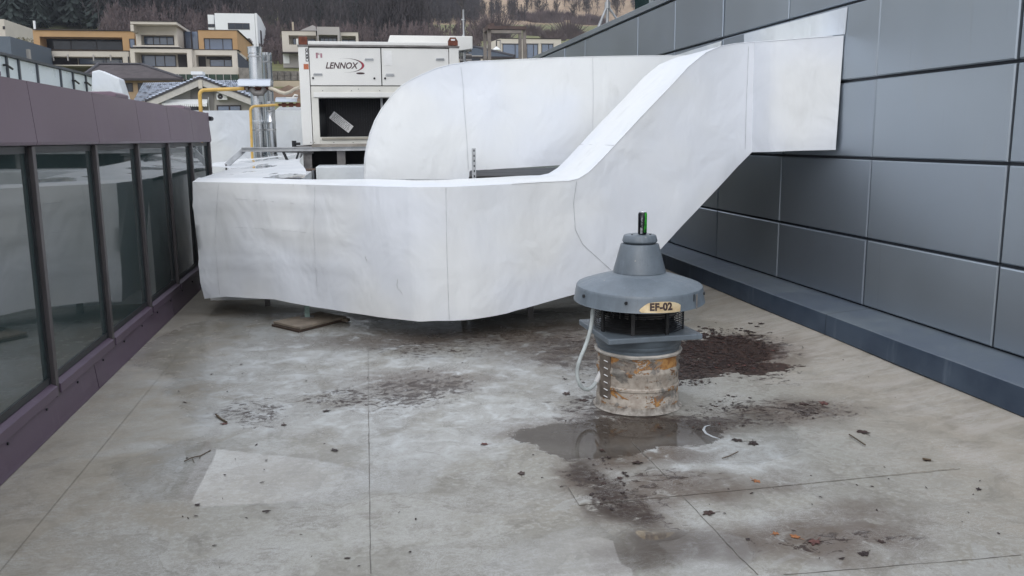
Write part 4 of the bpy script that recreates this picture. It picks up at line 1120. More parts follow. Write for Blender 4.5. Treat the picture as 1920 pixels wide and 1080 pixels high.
# guard: wires, uprights, motor
b = MB(); z = .49; nr = 15
for k in range(nr):
    zc = .488 + k * .0135
    pts = [(FX + .262 * math.cos(a), FY + .262 * math.sin(a), zc) for a in np.linspace(0, 2 * math.pi, 65)]
    w = MB(); w.tube(pts, .0026, 5, False); w.build('guard_ring', M_wire, fan, True)
for k in range(8):
    a = math.radians(20 + 45 * k); x, y = FX + .262 * math.cos(a), FY + .262 * math.sin(a)
    u = MB(); u.box(-.011, .011, -.006, .006, .478, .70, Matrix.Translation((x, y, 0)) @ Matrix.Rotation(a + math.pi / 2, 4, 'Z')); u.build('guard_post', M_motor, fan)
b = MB(); b.lathe([(.228, .4785), (.228, .50), (.18, .54), (.165, .56), (.165, .66), (.20, .69)], (FX, FY, 0), 48); b.build('impeller_drum', M_motor, fan, True)
b = MB()
for k in range(28):
    a = 2 * math.pi * k / 28; x, y = FX + .20 * math.cos(a), FY + .20 * math.sin(a)
    b.box(-.03, .03, -.001, .001, .56, .655, Matrix.Translation((x, y, 0)) @ Matrix.Rotation(a + .7, 4, 'Z'))
b.build('impeller_blades', M_steeld, fan)
# hood
b = MB(); b.lathe([(.150, .815), (.165, .803), (.185, .797), (.255, .776), (.315, .757), (.360, .741), (.369, .737), (.372, .732), (.375, .720), (.385, .652), (.388, .646), (.384, .645), (.378, .652), (.368, .725), (.20, .70), (.001, .70)], (FX, FY, 0), SG); hood_ = b.build('hood', M_fan, fan, True, ang=28)
b = MB(); b.lathe([(.156, .812), (.154, .822), (.113, .972), (.110, .978), (.100, .980), (.001, .981)], (FX, FY, 0), SG); b.build('cone', M_fancone, fan, True)
b = MB(); b.lathe([(.001, .982), (.090, .983), (.098, .987), (.103, .994), (.103, 1.000), (.096, 1.024), (.092, 1.030), (.084, 1.033), (.001, 1.034)], (FX, FY, 0), 72); b.build('cap', M_fancone, fan, True)
for ang in (205, 330):
    a = math.radians(ang); x, y = FX + .062 * math.cos(a), FY + .062 * math.sin(a)
    b = MB(); b.tube([(x, y, 1.033), (x, y, 1.0375)], .006, 8); b.build('bolt', M_darkmetal, fan, True)
for ang, z in ((241, .70), (331, .705), (196, .70)):
    a = math.radians(ang); r = .379
    p = Vector((FX + r * math.cos(a), FY + r * math.sin(a), z)); n = Vector((math.cos(a), math.sin(a), 0))
    b = MB(); b.tube([p - n * .004, p + n * .008], .0095, 10); b.build('bolt', M_darkmetal, fan, True)
a = math.radians(309); p = Vector((FX + .385 * math.cos(a), FY + .385 * math.sin(a), .70)); b = MB(); b.tube([p + Vector((0, 0, .025)), p + Vector((.002, 0, -.06))], .0045, 6); b.build('latch_rod', M_steeld, fan); b = MB(); b.tube([p + Vector((-.02, -.01, .03)), p + Vector((-.02, -.01, -.012))], .003, 6); b.build('latch_wire', M_darkmetal, fan)
# name plate bent round the skirt
def skirt(ang, z, d=.003): # cone surface of the skirt
    r = .376 + (.385 - .376) * (.715 - z) / (.715 - .652) + d; return (FX + r * math.cos(ang), FY + r * math.sin(ang), z)
def tagpt(px, py):   # pixel on the skirt's front
    best = None
    d_ = ray(px, py); d_ = d_ / d_[1]; t = FY - .40
    for it in range(60):
        P = C0 + d_ * t; rr = math.hypot(P[0] - FX, P[1] - FY); rs = .376 + .009 * (.715 - P[2]) / .063
        if rr <= rs + .003: break
        t += .003
    return P
outline = [(1198.5, 579), (1201, 575), (1210, 568), (1216, 564.5), (1226, 563), (1240, 561.8), (1254, 561.5), (1264, 562.5), (1272, 565), (1276, 568), (1276, 580), (1262, 581.8), (1240, 583), (1220, 583), (1203, 582.5)]
P = [tagpt(*q) for q in outline]
angs = [math.atan2(p[1] - FY, p[0] - FX) for p in P]; zs = [p[2] for p in P]
b = MB(); a0, a1 = min(angs), max(angs); n = 40
def zr(a):
    hits = []
    for k in range(len(P)):
        k2 = (k + 1) % len(P)
        if (angs[k] - a) * (angs[k2] - a) <= 0 and abs(angs[k] - angs[k2]) > 1e-6:
            f = (a - angs[k]) / (angs[k2] - angs[k]); hits.append(zs[k] + f * (zs[k2] - zs[k]))
    return (min(hits), max(hits)) if hits else None
pr_ = None
for k in range(n + 1):
    a = a0 + (a1 - a0) * (k + .001) / (n + .002); h = zr(a)
    if h and pr_: b.quad(skirt(pr_[0], pr_[1]), skirt(a, h[0]), skirt(a, h[1]), skirt(pr_[0], pr_[2]))
    if h: pr_ = (a, h[0], h[1])
plate = b.build('name_plate', M_brass, fan)
tm_ = text_mesh('lettering', 'EF-02', .056, PM('plate_print', (.05, .03, .03), .5), plate, Matrix.Identity(4), offset=.0028, sx=.96, extrude=.0003)
ac = sum(math.atan2(tagpt(px, 572)[1] - FY, tagpt(px, 572)[0] - FX) for px in (1214, 1264)) / 2; zc = tagpt(1239, 572)[2]
offv = Vector(fan.location)
for v in tm_.data.vertices:
    w = v.co + offv; an = ac + w.x / .385; zz = zc + w.y; q = skirt(an, zz, .0045 + w.z); v.co = Vector(q) - offv
# conduit from hood to drum
path_px = [(1111, 583, 4.80), (1110, 600, 4.80), (1106, 622, 4.79), (1098, 648, 4.78), (1088, 672, 4.77), (1083, 690, 4.77), (1083, 708, 4.77), (1089, 724, 4.77), (1100, 730, 4.78), (1110, 726, 4.80), (1118, 716, 4.82), (1126, 700, 4.83)]
cp = [Vector(onY(px, py, y)) for px, py, y in path_px]
def smooth_path(P, n=5):
    out = []
    for i in range(len(P) - 1):
        p0 = P[max(0, i - 1)]; p1 = P[i]; p2 = P[i + 1]; p3 = P[min(len(P) - 1, i + 2)]
        for k in range(n):
            t = k / n; out.append(.5 * ((2 * p1) + (-p0 + p2) * t + (2 * p0 - 5 * p1 + 4 * p2 - p3) * t * t + (-p0 + 3 * p1 - 3 * p2 + p3) * t ** 3))
    out.append(P[-1]); return out
SPp = smooth_path(cp, 6)
b = MB(); b.tube([SPp[0] + Vector((.03, .03, .07))] + SPp, .0115, 12); b.build('cable_conduit', M_conduit, fan, True)
b = MB(); b.tube([cp[-2], cp[-1], cp[-1] + Vector((.02, .01, .035))], [.0145, .016, .011], 12); b.build('cable_gland', PM('white_gland', (.6, .6, .6), .4), fan, True)

# the hood sits very slightly nodded towards the camera, with its plate, bolts and latch
TM = Matrix.Translation((0, 0, .70)) @ Matrix.Rotation(math.radians(1.8), 4, 'X') @ Matrix.Translation((0, 0, -.70))
for o in fan.children_recursive:
    nm_ = o.name.split('.')[0]
    if nm_ in ('hood', 'name_plate', 'lettering', 'latch_rod', 'latch_wire') or (nm_ == 'bolt' and max(v.co.z for v in o.data.vertices) < .9): o.data.transform(TM)
# energy drink can
can = thing('drink_can', (1.641, FY - .02, 1.035), 'slim black and green drink can standing on top of the roof fan', 'can')
cx2, cy2, cz2 = 1.641, FY - .02, 1.0345; r = .0262; H = .134
b = MB(); b.lathe([(.001, .003), (.019, .003), (.021, 0.0), (.0235, .002), (r, .010), (r, .119), (.0235, .127), (.0225, .130)], (cx2, cy2, cz2), 40)
def canmat():
    t = NT('can_print'); P = t.geo.outputs['Position']
    q = t.n('ShaderNodeVectorMath', {0: P, 1: (cx2, cy2, cz2)}, operation='SUBTRACT').outputs[0]
    sx = t.n('ShaderNodeSeparateXYZ', {0: q}); x = sx.outputs[0]; z = sx.outputs[2]; y = sx.outputs[1]
    n = t.noise(t.scaled(q, (60, 60, 22), (0, .5, 0)), 1.0, 3, .5)
    g = t.math('MULTIPLY', t.ramp(t.math('ADD', t.math('ADD', x, t.math('MULTIPLY', z, -.05)), t.math('MULTIPLY', t.math('SUBTRACT', n, .5), .012)), -.0005, .0010), t.ramp(z, .012, .018))
    streak = t.ramp(t.noise(t.scaled(q, (40, 40, 14), (0, .6, 0), (2, 3, 1)), 1.6, 2, .5), .50, .54)
    c = t.mix(g, (.012, .014, .018), (.04, .42, .03))
    c = t.mix(t.math('MULTIPLY', t.math('MULTIPLY', g, streak), .75), c, (.01, .08, .01))
    # white bar code panel and small print on the left half
    bx = t.math('MULTIPLY', t.math('MULTIPLY', t.ramp(x, -.0195, -.0190), t.ramp(x, -.0080, -.0085)), t.math('MULTIPLY', t.ramp(z, .005, .006), t.ramp(z, .042, .041)))
    bars = t.ramp(t.noise(t.scaled(q, (.01, .01, 900)), 1, 0), .5, .55, .45, 1)
    c = t.mix(t.math('MULTIPLY', bx, bars), c, (.62, .63, .65))
    pr = t.math('MULTIPLY', t.math('MULTIPLY', t.ramp(x, -.018, -.0175), t.ramp(x, -.0075, -.008)), t.math('MULTIPLY', t.ramp(z, .045, .046), t.ramp(z, .112, .110)))
    pn = t.ramp(t.noise(t.scaled(q, (330, 330, 160)), 1.0, 2, .5), .53, .58)
    c = t.mix(t.math('MULTIPLY', t.math('MULTIPLY', pr, pn), .75), c, (.5, .52, .55))
    return t.fin(c, .25, .35)
b.build('body', canmat(), can, True)
b = MB(); b.lathe([(.0225, .130), (.0235, .1325), (.0225, .134), (.021, .1325), (.0205, .129), (.001, .129)], (cx2, cy2, cz2), 40); b.build('lid', PM('can_lid', (.72, .73, .75), .25, .9), can, True)
b = MB(); b.box(cx2 - .006, cx2 + .006, cy2 - .012, cy2 + .010, cz2 + .1305, cz2 + .1318); b.build('ring_pull', PM('can_tab', (.6, .6, .62), .3, .9), can)

# ------------------------------------------------------------------ LEAVES, TWIGS
def leaf_mesh(size, lobes=5, curl=.25, seed=0):
    rnd = random.Random(seed); pts = []; n = 30
    for k in range(n):
        a = 2 * math.pi * k / n
        r = .55 + .45 * abs(math.cos(a * lobes / 2)) ** 1.6 if k else 1
        r *= rnd.uniform(.8, 1.1); pts.append((math.cos(a) * r * size, math.sin(a) * r * size * .8))
    v = [(0, 0, size * .08)]; f = []
    for x, y in pts: v.append((x, y, size * curl * (abs(noise.noise(Vector((x * 30, y * 30, seed)))) + rnd.uniform(0, .25))))
    for k in range(n): f.append((0, 1 + k, 1 + (k + 1) % n))
    v2 = [(x, y, z + .0015) for x, y, z in v]; f2 = [tuple(i + len(v) for i in q) for q in f]
    i0 = len(v) * 2
    st = [(-size * .5, 0, .002), (-size * 1.7, size * .2, .004), (-size * 1.7, size * .2 + .0035, .004), (-size * .5, .0035, .002)]
    return v + v2 + st, [tuple(reversed(q)) for q in f] + f2 + [(i0, i0 + 1, i0 + 2, i0 + 3)]
M_leafs = [PM('leaf_dark', (.030, .017, .014), .42, var=.3, vs=40), PM('leaf_brown', (.048, .024, .018), .45, var=.3, vs=40), PM('leaf_red', (.12, .050, .042), .6, var=.3, vs=40), PM('leaf_orange', (.32, .13, .05), .6, var=.3, vs=40)]
def add_leaf(px, py, size, mi, label, seed):
    x, y = pxy(px, py); v, f = leaf_mesh(size, 5, .25, seed)
    me = bpy.data.meshes.new('dead_leaf'); me.from_pydata(v, [], f); me.materials.append(M_leafs[mi])
    o = bpy.data.objects.new('dead_leaf', me); COL.objects.link(o); o.location = (x, y, floorz(min(x, XK), y) + .001); o.rotation_euler = (0, 0, seed * 1.7)
    tag(o, label, 'leaf', 'dead leaves lying on the roof')
LV = [(1618, 811, .042, 1, 'brown maple leaf lying alone at the foot of the rising edge'), (1329, 963, .032, 1, 'dark red curled leaf just right of the long diagonal seam'),
      (1418, 903, .026, 3, 'orange leaf on the brown stain in the middle of the lap'), (1454, 1001, .018, 3, 'small orange leaf, leftmost of three in a row near the bottom'),
      (1491, 1007, .024, 3, 'tan orange leaf, middle of three in a row near the bottom'), (1527, 1018, .032, 2, 'reddish leaf, rightmost of three in a row near the bottom'),
      (1508, 759, .035, 1, 'brown leaf right of the puddles behind the drum'), (1545, 757, .040, 2, 'red leaf at the end of a dark streak, beside the rising edge'),
      (1382, 826, .034, 0, 'dark leaf below the pale curved scuff'), (1412, 832, .036, 0, 'dark star-shaped leaf right of the pale curved scuff'),
      (1195, 869, .030, 0, 'dark leaf with a stem beside the short diagonal seam'), (978, 889, .026, 1, 'faded brown leaf on the bleached area left of the brown silt'),
      (908, 834, .024, 2, 'small reddish leaf left of the puddle'), (532, 797, .022, 1, 'brown leaf on the bleached area above the bright reflection'),
      (612, 771, .026, 0, 'dark leaf left of the long straight seam'), (627, 845, .026, 0, 'dark leaf cluster left of the long seam, nearer the camera'),
      (1620, 1040, .026, 0, 'black curled leaf near the bottom right'), (1653, 1017, .018, 1, 'small upright brown leaf near the bottom right'),
      (1835, 918, .018, 0, 'small black leaf near the right edge'), (1738, 864, .018, 0, 'small dark leaf by the upper right seam'),
      (1062, 739, .036, 1, 'flat mauve brown leaf left of the cable loop'), (1094, 751, .034, 1, 'flat mauve brown leaf below the cable loop'),
      (1128, 845, .020, 1, 'small leaf at the tip of the silt patch'), (420, 795, .022, 2, 'reddish leaf at the end of the short twig')]
for k, (px, py, sz, mi, lb) in enumerate(LV): add_leaf(px, py, sz, mi, lb, k + 1)
# dense leaf litter (cannot be counted): one object per mass
def litter(name, regions, n, seed, smin, smax, label):
    rnd = random.Random(seed); V = []; Fc = []; MI = []
    protos = [leaf_mesh(1.0, 5, .30, s) for s in range(6)]
    k = 0; tries = 0
    while k < n and tries < n * 40:
        tries += 1
        px0, py0, rx, ry = rnd.choices([r[:4] for r in regions], [r[4] for r in regions])[0]
        a = rnd.uniform(0, 2 * math.pi); q = rnd.random() ** .5
        px, py = px0 + rx * q * math.cos(a), py0 + ry * q * math.sin(a)
        dd = math.hypot(px - 1196, (py - 750) * 1.0)
        x, y = pxy(px, py)
        if noise.noise(Vector((x * 3.2, y * 3.2, seed))) + (1 - q) * .9 < .10: continue
        if math.hypot(x - FX, y - FY) < .27 or x > XK: continue
        v, f = protos[rnd.randrange(6)]; s = rnd.uniform(smin, smax) * (1 if rnd.random() < .35 else .45); an = rnd.uniform(0, 6.28)
        i0 = len(V); ca, sa = math.cos(an), math.sin(an); z0 = floorz(x, y) + .001 + rnd.uniform(0, .004)
        for (vx, vy, vz) in v[31:62]: V.append((x + (vx * ca - vy * sa) * s, y + (vx * sa + vy * ca) * s * 1.1, z0 + vz * s * 1.0))
        m_ = rnd.choices([0, 1, 2], [8, 2.5, .3])[0]
        for kk in range(30): Fc.append((i0, i0 + 1 + kk, i0 + 1 + (kk + 1) % 30)); MI.append(m_)
        k += 1
    me = bpy.data.meshes.new(name); me.from_pydata(V, [], Fc)
    for m_ in M_leafs[:3]: me.materials.append(m_)
    me.polygons.foreach_set('material_index', MI); me.update()
    o = bpy.data.objects.new(name, me); COL.objects.link(o); tag(o, label, 'leaf litter', None, 'stuff')
litter('leaf_litter', [(1340, 660, 95, 45, 5), (1290, 690, 75, 35, 4), (1390, 670, 75, 30, 3), (1300, 640, 60, 22, 2)], 2400, 11, .008, .021, 'dense patch of dark wet dead leaves right of the fan drum')
litter('leaf_litter', [(1380, 770, 60, 30, 3), (1120, 650, 110, 28, 1.6), (1140, 905, 38, 62, 2), (1300, 790, 80, 22, 1), (1500, 770, 70, 20, .8), (1110, 710, 60, 30, 1)], 240, 23, .007, .018, 'scattered small dark leaf fragments round the fan drum')
litter('leaf_litter', [(1370, 655, 105, 50, 3), (1290, 660, 90, 50, 2), (1300, 640, 60, 25, 2)], 170, 31, .018, .036, 'larger dark maple leaves lying over the dense leaf patch')
# debris specks over the whole roof
rnd = random.Random(5); V = []; Fc = []
for k in range(230):
    px, py = rnd.uniform(330, 1900), rnd.uniform(615, 1075); x, y = pxy(px, py)
    if x > XK - .05 or x < XL + .1 or math.hypot(x - FX, y - FY) < .28: continue
    if noise.noise(Vector((x * 1.1, y * 1.1, 2))) < .05: continue
    s = rnd.uniform(.0025, .008) * (1 if rnd.random() < .8 else 1.7); an = rnd.uniform(0, 3.14); el = rnd.uniform(1, 4); i0 = len(V); z = floorz(x, y) + .002
    for j in range(5):
        t_ = j * 2 * math.pi / 5 + rnd.uniform(-.3, .3); ux, uy = math.cos(t_) * s * el ** .5, math.sin(t_) * s / el ** .5
        V.append((x + ux * math.cos(an) - uy * math.sin(an), y + ux * math.sin(an) + uy * math.cos(an), z + rnd.uniform(0, .004)))
    V.append((x, y, z + .005)); Fc += [(i0 + j, i0 + (j + 1) % 5, i0 + 5) for j in range(5)]
me = bpy.data.meshes.new('debris'); me.from_pydata(V, [], Fc); me.materials.append(M_leafs[0])
o = bpy.data.objects.new('debris', me); COL.objects.link(o); tag(o, 'fine dark debris specks strewn over the roof sheet', 'debris', None, 'stuff')
M_twig = PM('twig_bark', (.10, .075, .05), .8)
def twig(pts, r, label, forks=()):
    t = thing('twig', (*pxy(*pts[0]), .005), label, 'twig')
    def P(q): x, y = pxy(*q); return (x, y, .008 + .004 * math.sin(q[0]))
    b = MB(); b.tube([P(q) for q in pts], r, 5)
    for fk in forks: b.tube([P(q) for q in fk], r * .6, 4)
    b.build('stick', M_twig, t)
twig([(405, 780), (414, 787), (425, 793)], .006, 'short thick twig with a leaf at its end, left of centre')
twig([(346, 868), (360, 862), (376, 856), (395, 846)], .003, 'thin forked twig touching the bright reflection', [[(360, 862), (364, 869)], [(376, 856), (374, 862)]])
twig([(1592, 818), (1604, 826), (1622, 838)], .004, 'straight twig below the lone maple leaf')
twig([(1354, 862), (1368, 856), (1384, 851)], .003, 'thin twig beside the pale scuff right of the drum')
twig([(1730, 864), (1745, 864)], .006, 'tiny black stick near the right seam')
# pale curved scuff: dried ring of foam
sc_ = MB(); P = [pxy(*q) for q in [(1332, 797), (1322, 800), (1319, 806), (1324, 813), (1336, 819), (1350, 823)]]
sc_.tube([(x, y, .001) for x, y in P], [.001, .005, .008, .007, .005, .001], 6)
sc_.v = [(v[0], v[1], min(v[2], .0035)) for v in sc_.v]
o = sc_.build('foam_ring', PM('dried_foam', (.5, .53, .55), .6), roof)

# ------------------------------------------------------------------ TERRAIN
def terr(x, y):
    if y < 24: z = -10.2
    elif y < 62: z = -10.2 + (y - 24) / 38 * 9.5
    elif y < 110: z = -.7 + (y - 62) / 48 * 8.4
    elif y < 160: z = 7.7 + (y - 110) / 50 * 9.3
    elif y < 260: z = 17 + (y - 160) / 100 * 15.0
    elif y < 300: z = 32 + (y - 260) / 40 * 7.5
    else: z = 39.5 + (y - 300) * .42
    if y > 60: z += 1.6 * noise.noise(Vector((x * .02, y * .02, 0))) * min(1, (y - 60) / 100) + (y > 300) * min(1, (y - 300) / 60) * 6 * noise.noise(Vector((x * .012, y * .012, 3)))
    if x < 0 and y > 150: z += min(18, (-x) * .10) * min(1, (y - 150) / 60)
    if y > 700: z -= (y - 700) * .45
    return z
def terrmat():
    t = NT('hillside_ground'); P = t.geo.outputs['Position']
    sp = t.n('ShaderNodeSeparateXYZ', {0: P}); y = sp.outputs[1]
    n = t.noise(P, .035, 6, .62); n2 = t.noise(P, .5, 5, .65); n3 = t.noise(t.scaled(P, (1, .5, 1)), .14, 6, .7)
    grass = t.mix(t.ramp(n2, .3, .7), (.115, .125, .045), (.175, .170, .075))
    tan = t.mix(t.ramp(n3, .35, .65), (.24, .175, .12), (.40, .30, .21))
    tan = t.mix(t.ramp(n2, .5, .8, 0, .7), tan, (.12, .085, .07))
    yy = t.math('ADD', y, t.math('MULTIPLY', t.math('SUBTRACT', n, .5), 60))
    c = t.mix(t.ramp(yy, 292, 304), grass, tan)
    return t.fin(c, .95, 0, t.bump(n2, .5, .4))
b = MB(); tx = np.concatenate([np.linspace(-420, -130, 10), np.linspace(-120, 160, 71), np.linspace(175, 420, 10)])
ty = np.concatenate([np.linspace(-200, 24, 5), np.linspace(28, 160, 34), np.linspace(164, 420, 60), np.linspace(440, 900, 16)])
for y in ty:
    for x in tx: b.v.append((x, y, terr(x, y)))
W2 = len(tx)
for j in range(len(ty) - 1):
    for i in range(W2 - 1): b.f.append((j * W2 + i, j * W2 + i + 1, (j + 1) * W2 + i + 1, (j + 1) * W2 + i))
tag(b.build('hillside', terrmat(), None, True), kind='structure')

# ------------------------------------------------------------------ HOUSES
H_or = PM('orange_render', (.44, .275, .135), .8, var=.08, vs=.4)
H_be = PM('beige_render', (.55, .51, .45), .8, var=.06, vs=.4)
H_wh = PM('white_render', (.74, .76, .77), .7, var=.03, vs=.4)
H_gr = PM('grey_render', (.38, .36, .345), .8, var=.06, vs=.4)
H_dk = PM('dark_cap', (.05, .04, .045), .6)
H_frame = PM('dark_house_frame', (.035, .03, .035), .6)
H_hedge = PM('green_mesh_fence', (.035, .06, .045), .8, var=.35, vs=1.2)
H_stone = PM('stone_wall', (.19, .175, .16), .9, var=.35, vs=2.5, bump=.5, bs=3)
H_rub = PM('light_concrete', (.45, .38, .29), .85, var=.1, vs=.5)
H_beige2 = PM('ochre_render', (.34, .245, .155), .8, var=.08, vs=.4)
H_blue = PM('slate_blue_cladding', (.095, .12, .155), .6, var=.08, vs=.4)
H_glassb = glassmat('blue_window_glass', (.07, .10, .16), 1.9, .08)
H_dark = PM('shaded_loggia', (.035, .03, .035), .7)  # near-black sheets that paint the shade at the back of the loggias
def WY(px, py, Y): p = onY(px, py, Y); return p[0], p[2]
def pbox(t, name, px0, py0, px1, py1, Y, dep, mat, z0=None, bevel=0):
    xa, za = WY(px0, py0, Y); xb, zb2 = WY(px1, py1, Y)
    if z0 is not None: zb2 = z0
    b = MB(); b.box(min(xa, xb), max(xa, xb), Y, Y + dep, zb2, za); return b.build(name, mat, t)
def pwin(t, px0, py0, px1, py1, Y, mull=(), rec=.0, gm=None, par=None):
    """window: frame, pane and mullion bars, at depth Y (front of wall)"""
    xa, za = WY(px0, py0, Y); xb, zb2 = WY(px1, py1, Y); fw = .09
    b = MB(); y0 = Y + rec - .05; y1 = Y + rec
    b.box(xa, xb, y0, y1, za - fw, za); b.box(xa, xb, y0, y1, zb2, zb2 + fw); b.box(xa, xa + fw, y0, y1, zb2 + fw, za - fw); b.box(xb - fw, xb, y0, y1, zb2 + fw, za - fw)
    for m_ in mull:
        xm = xa + (xb - xa) * m_; b.box(xm - fw * .5, xm + fw * .5, y0, y1, zb2 + fw, za - fw)
    w = b.build('window', H_frame, t)
    b = MB(); b.box(xa + fw * .5, xb - fw * .5, y1 - .025, y1 - .005, zb2 + fw * .5, za - fw * .5); b.build('pane', gm or H_glassb, w)
    return w
# large split-level villa
Y = 110.0
vi = thing('terraced_villa', (-22, Y, 9), 'wide split-level villa of orange and beige blocks with long dark windows', 'house')
def opening(t, x0, y0, x1, y1, Yf, dep, px0, py0, px1, py1, mat, rec=1.6):
    """wall block with a deep opening: four pieces round it"""
    XA, ZT = WY(x0, y0, Yf); XB, ZB = WY(x1, y1, Yf); xa, zt = WY(px0, py0, Yf); xb, zb = WY(px1, py1, Yf)
    b = MB(); b.box(XA, XB, Yf, Yf + dep, zt, ZT)
    if zb > ZB + .02: b.box(XA, XB, Yf, Yf + dep, ZB, zb)
    b.box(XA, xa, Yf, Yf + dep, max(zb, ZB), zt); b.box(xb, XB, Yf, Yf + dep, max(zb, ZB), zt)
    b.box(xa, xb, Yf + rec + .1, Yf + dep, max(zb, ZB), zt)
    b.build('wall', mat, t)
opening(vi, 61, 56.5, 254, 95, Y, 9, 74, 68.5, 231, 95, H_or, 2.2)
pwin(vi, 84, 69.5, 231, 94.5, Y + 2.3, (.33, .66), gm=M_glass_far)
pwin(vi, 242, 72.5, 254, 90, Y, ())
pbox(vi, 'roof_cap', 61, 55.3, 250, 56.6, Y - .2, 9, H_dk)
opening(vi, 58, 95, 243, 124, Y - 2, 10, 69, 105.5, 231, 122, H_be, 2.0)
pbox(vi, 'roof_cap', 58, 93.8, 240, 95, Y - 2.1, 3, H_dk)
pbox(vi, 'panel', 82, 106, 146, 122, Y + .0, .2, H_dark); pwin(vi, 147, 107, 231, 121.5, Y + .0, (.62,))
for px in (100, 127, 175, 207):
    x, z = WY(px, 105.5, Y - 2.05); b = MB(); b.box(x - .06, x + .06, Y - 2.1, Y - 2.01, z - .5, z + .2); b.build('downpipe', H_gr, vi)
opening(vi, 253, 49.5, 334, 88, Y - 3, 10, 263.5, 65, 327.5, 85, H_be, 1.5)
pwin(vi, 266, 67, 327, 85, Y - 1.4, (.35, .55, .78))
pbox(vi, 'roof_overhang', 244, 40, 331, 46, Y - 5, 13, H_be); pbox(vi, 'wall', 244, 46, 251, 58.5, Y - 5, 6, H_be); pbox(vi, 'roof_cap', 244, 39, 331, 40, Y - 5.1, 13, H_dk)
pbox(vi, 'terrace_slab', 249, 85.2, 336, 88.3, Y - 5, 3, H_be); pbox(vi, 'roof_cap', 243, 89.5, 360, 91, Y - 6.1, 8, H_dk)
opening(vi, 243, 91, 361, 127, Y - 6, 9, 252, 98, 352, 126, H_be, 2.2)
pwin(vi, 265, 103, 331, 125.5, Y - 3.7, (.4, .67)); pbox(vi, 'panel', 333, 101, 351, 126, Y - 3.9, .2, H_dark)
pwin(vi, 239.5, 106, 243, 118, Y - 2.2, ())
pbox(vi, 'glass_link', 345, 59, 372, 92, Y + 1, 6, H_glassb)
b = MB()
for px in (345, 358, 371.5):
    x, z = WY(px, 59, Y + .9); _, zq = WY(px, 92, Y + .9); b.box(x - .08, x + .08, Y + .85, Y + .98, zq, z)
b.build('link_frame', H_frame, vi)
opening(vi, 371, 56.5, 446, 97, Y - 3, 16, 381.5, 71.5, 437, 96, H_or, .5)
pwin(vi, 381.5, 71.5, 437, 96, Y - 2.6, (.2, .66)); pbox(vi, 'roof_cap', 370.5, 55.3, 446.5, 56.5, Y - 3.1, 16, H_dk)
opening(vi, 361, 93.5, 446, 127, Y - 5, 9, 367, 103, 436, 125.5, H_be, 1.8)
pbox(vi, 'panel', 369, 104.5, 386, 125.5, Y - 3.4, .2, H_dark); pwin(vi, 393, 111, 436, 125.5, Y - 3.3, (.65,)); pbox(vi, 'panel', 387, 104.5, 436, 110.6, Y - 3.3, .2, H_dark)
pbox(vi, 'roof_cap', 361, 92.2, 447, 93.4, Y - 5.1, 3, H_dk)
pbox(vi, 'retaining_wall', 296, 126, 447.5, 139.5, Y - 8, 3.5, H_be)
xa, zt = WY(445, 98, Y - 6); xb, zb = WY(466, 116, Y - 6)
b = MB(); b.prism([(xa, Y - 6, zt), (xb, Y - 6, zb), (xb, Y - 6, zb - 1.3), (xa, Y - 6, zt - 1.6)], (0, .15, 0)); b.build('stair_balustrade', M_glass_far, vi)
pbox(vi, 'stone_pier', 447.6, 127, 472, 152, Y - 9, 3, H_stone)
x, z = WY(65.5, 56, Y + 3); b = MB(); b.tube([(x, Y + 3, z - 1), (x, Y + 3, WY(65.5, 39, Y + 3)[1])], .13, 10); b.build('chimney', H_wh, vi)
gf = thing('mesh_fence', (-16, 98, 6), 'dark green mesh fence below the villa retaining wall', 'fence')
pbox(gf, 'mesh_panel', 330, 139, 447, 168, 98, .3, H_hedge)
for px in np.arange(335, 447, 14.0): pbox(gf, 'post', px, 138.5, px + .8, 168, 97.85, .1, H_gr)

# white cubic house
wh = thing('cubic_house', (-20, 140, 14), 'tall white cubic house with a ribbon window, above the villa', 'house')
Y = 140.0
pbox(wh, 'wall', 402, 24.5, 481, 100, Y, 12, H_wh); pbox(wh, 'wall', 389, 27.5, 402, 56, Y + 1.2, 10, H_wh)
pwin(wh, 427, 43, 468.5, 55.5, Y, (.33, .68), gm=M_glass_far); pwin(wh, 389.5, 45, 403.5, 51, Y + 1.15, (.5,), gm=M_glass_far); pwin(wh, 463, 72, 470, 84, Y, (), gm=M_glass_far)
pa = onY(481, 24.5, Y); xe = pa[0]
b = MB(); b.prism([(xe, Y, pa[2]), (xe + .2, Y + 4, pa[2] - .2), (xe + .45, Y + 9, pa[2] - 1.3), (xe + .45, Y + 9, 13), (xe, Y, 13)], (-.3, .1, 0)); b.build('side_wall', H_wh, wh)
b = MB(); b.box(xe + .1, xe + .24, Y + 2.5, Y + 3.9, pa[2] - 6, pa[2] - 2.2); b.build('window', H_frame, wh)
# grey house with porticos
gh = thing('portico_house', (-6, 130, 12), 'pale grey flat-roofed house with deep porticos behind the unit', 'house')
Y = 130.0
opening(gh, 528, 58, 594, 98, Y, 9, 541, 66, 594, 84, H_be, 2.0); pwin(gh, 549, 72, 556, 84, Y + 1.9, ()); pwin(gh, 575, 73, 592, 84, Y + 1.9, (.5,)); pbox(gh, 'roof_cap', 528, 57, 595, 58, Y - .1, 9, H_dk)
opening(gh, 594, 50, 638, 98, Y - 1.5, 10, 597, 65, 634, 98, H_gr, 2.0); pwin(gh, 600, 71, 633, 98, Y + .4, (.25, .5, .75))
opening(gh, 638, 60, 673, 98, Y, 9, 640, 67, 668, 98, H_be, 2.0); pwin(gh, 640, 74, 668, 98, Y + 1.9, (.5,)); pbox(gh, 'roof_cap', 638, 59.5, 673.5, 60.2, Y - .1, 9, H_dk)
pbox(gh, 'wall', 530, 98, 600, 127, Y + 1, 8, H_gr); pbox(gh, 'wall', 530.5, 100, 543, 119, Y + .8, .3, H_wh); pbox(gh, 'terrace_slab', 527, 97, 600, 99, Y - 1, 3, H_dk)
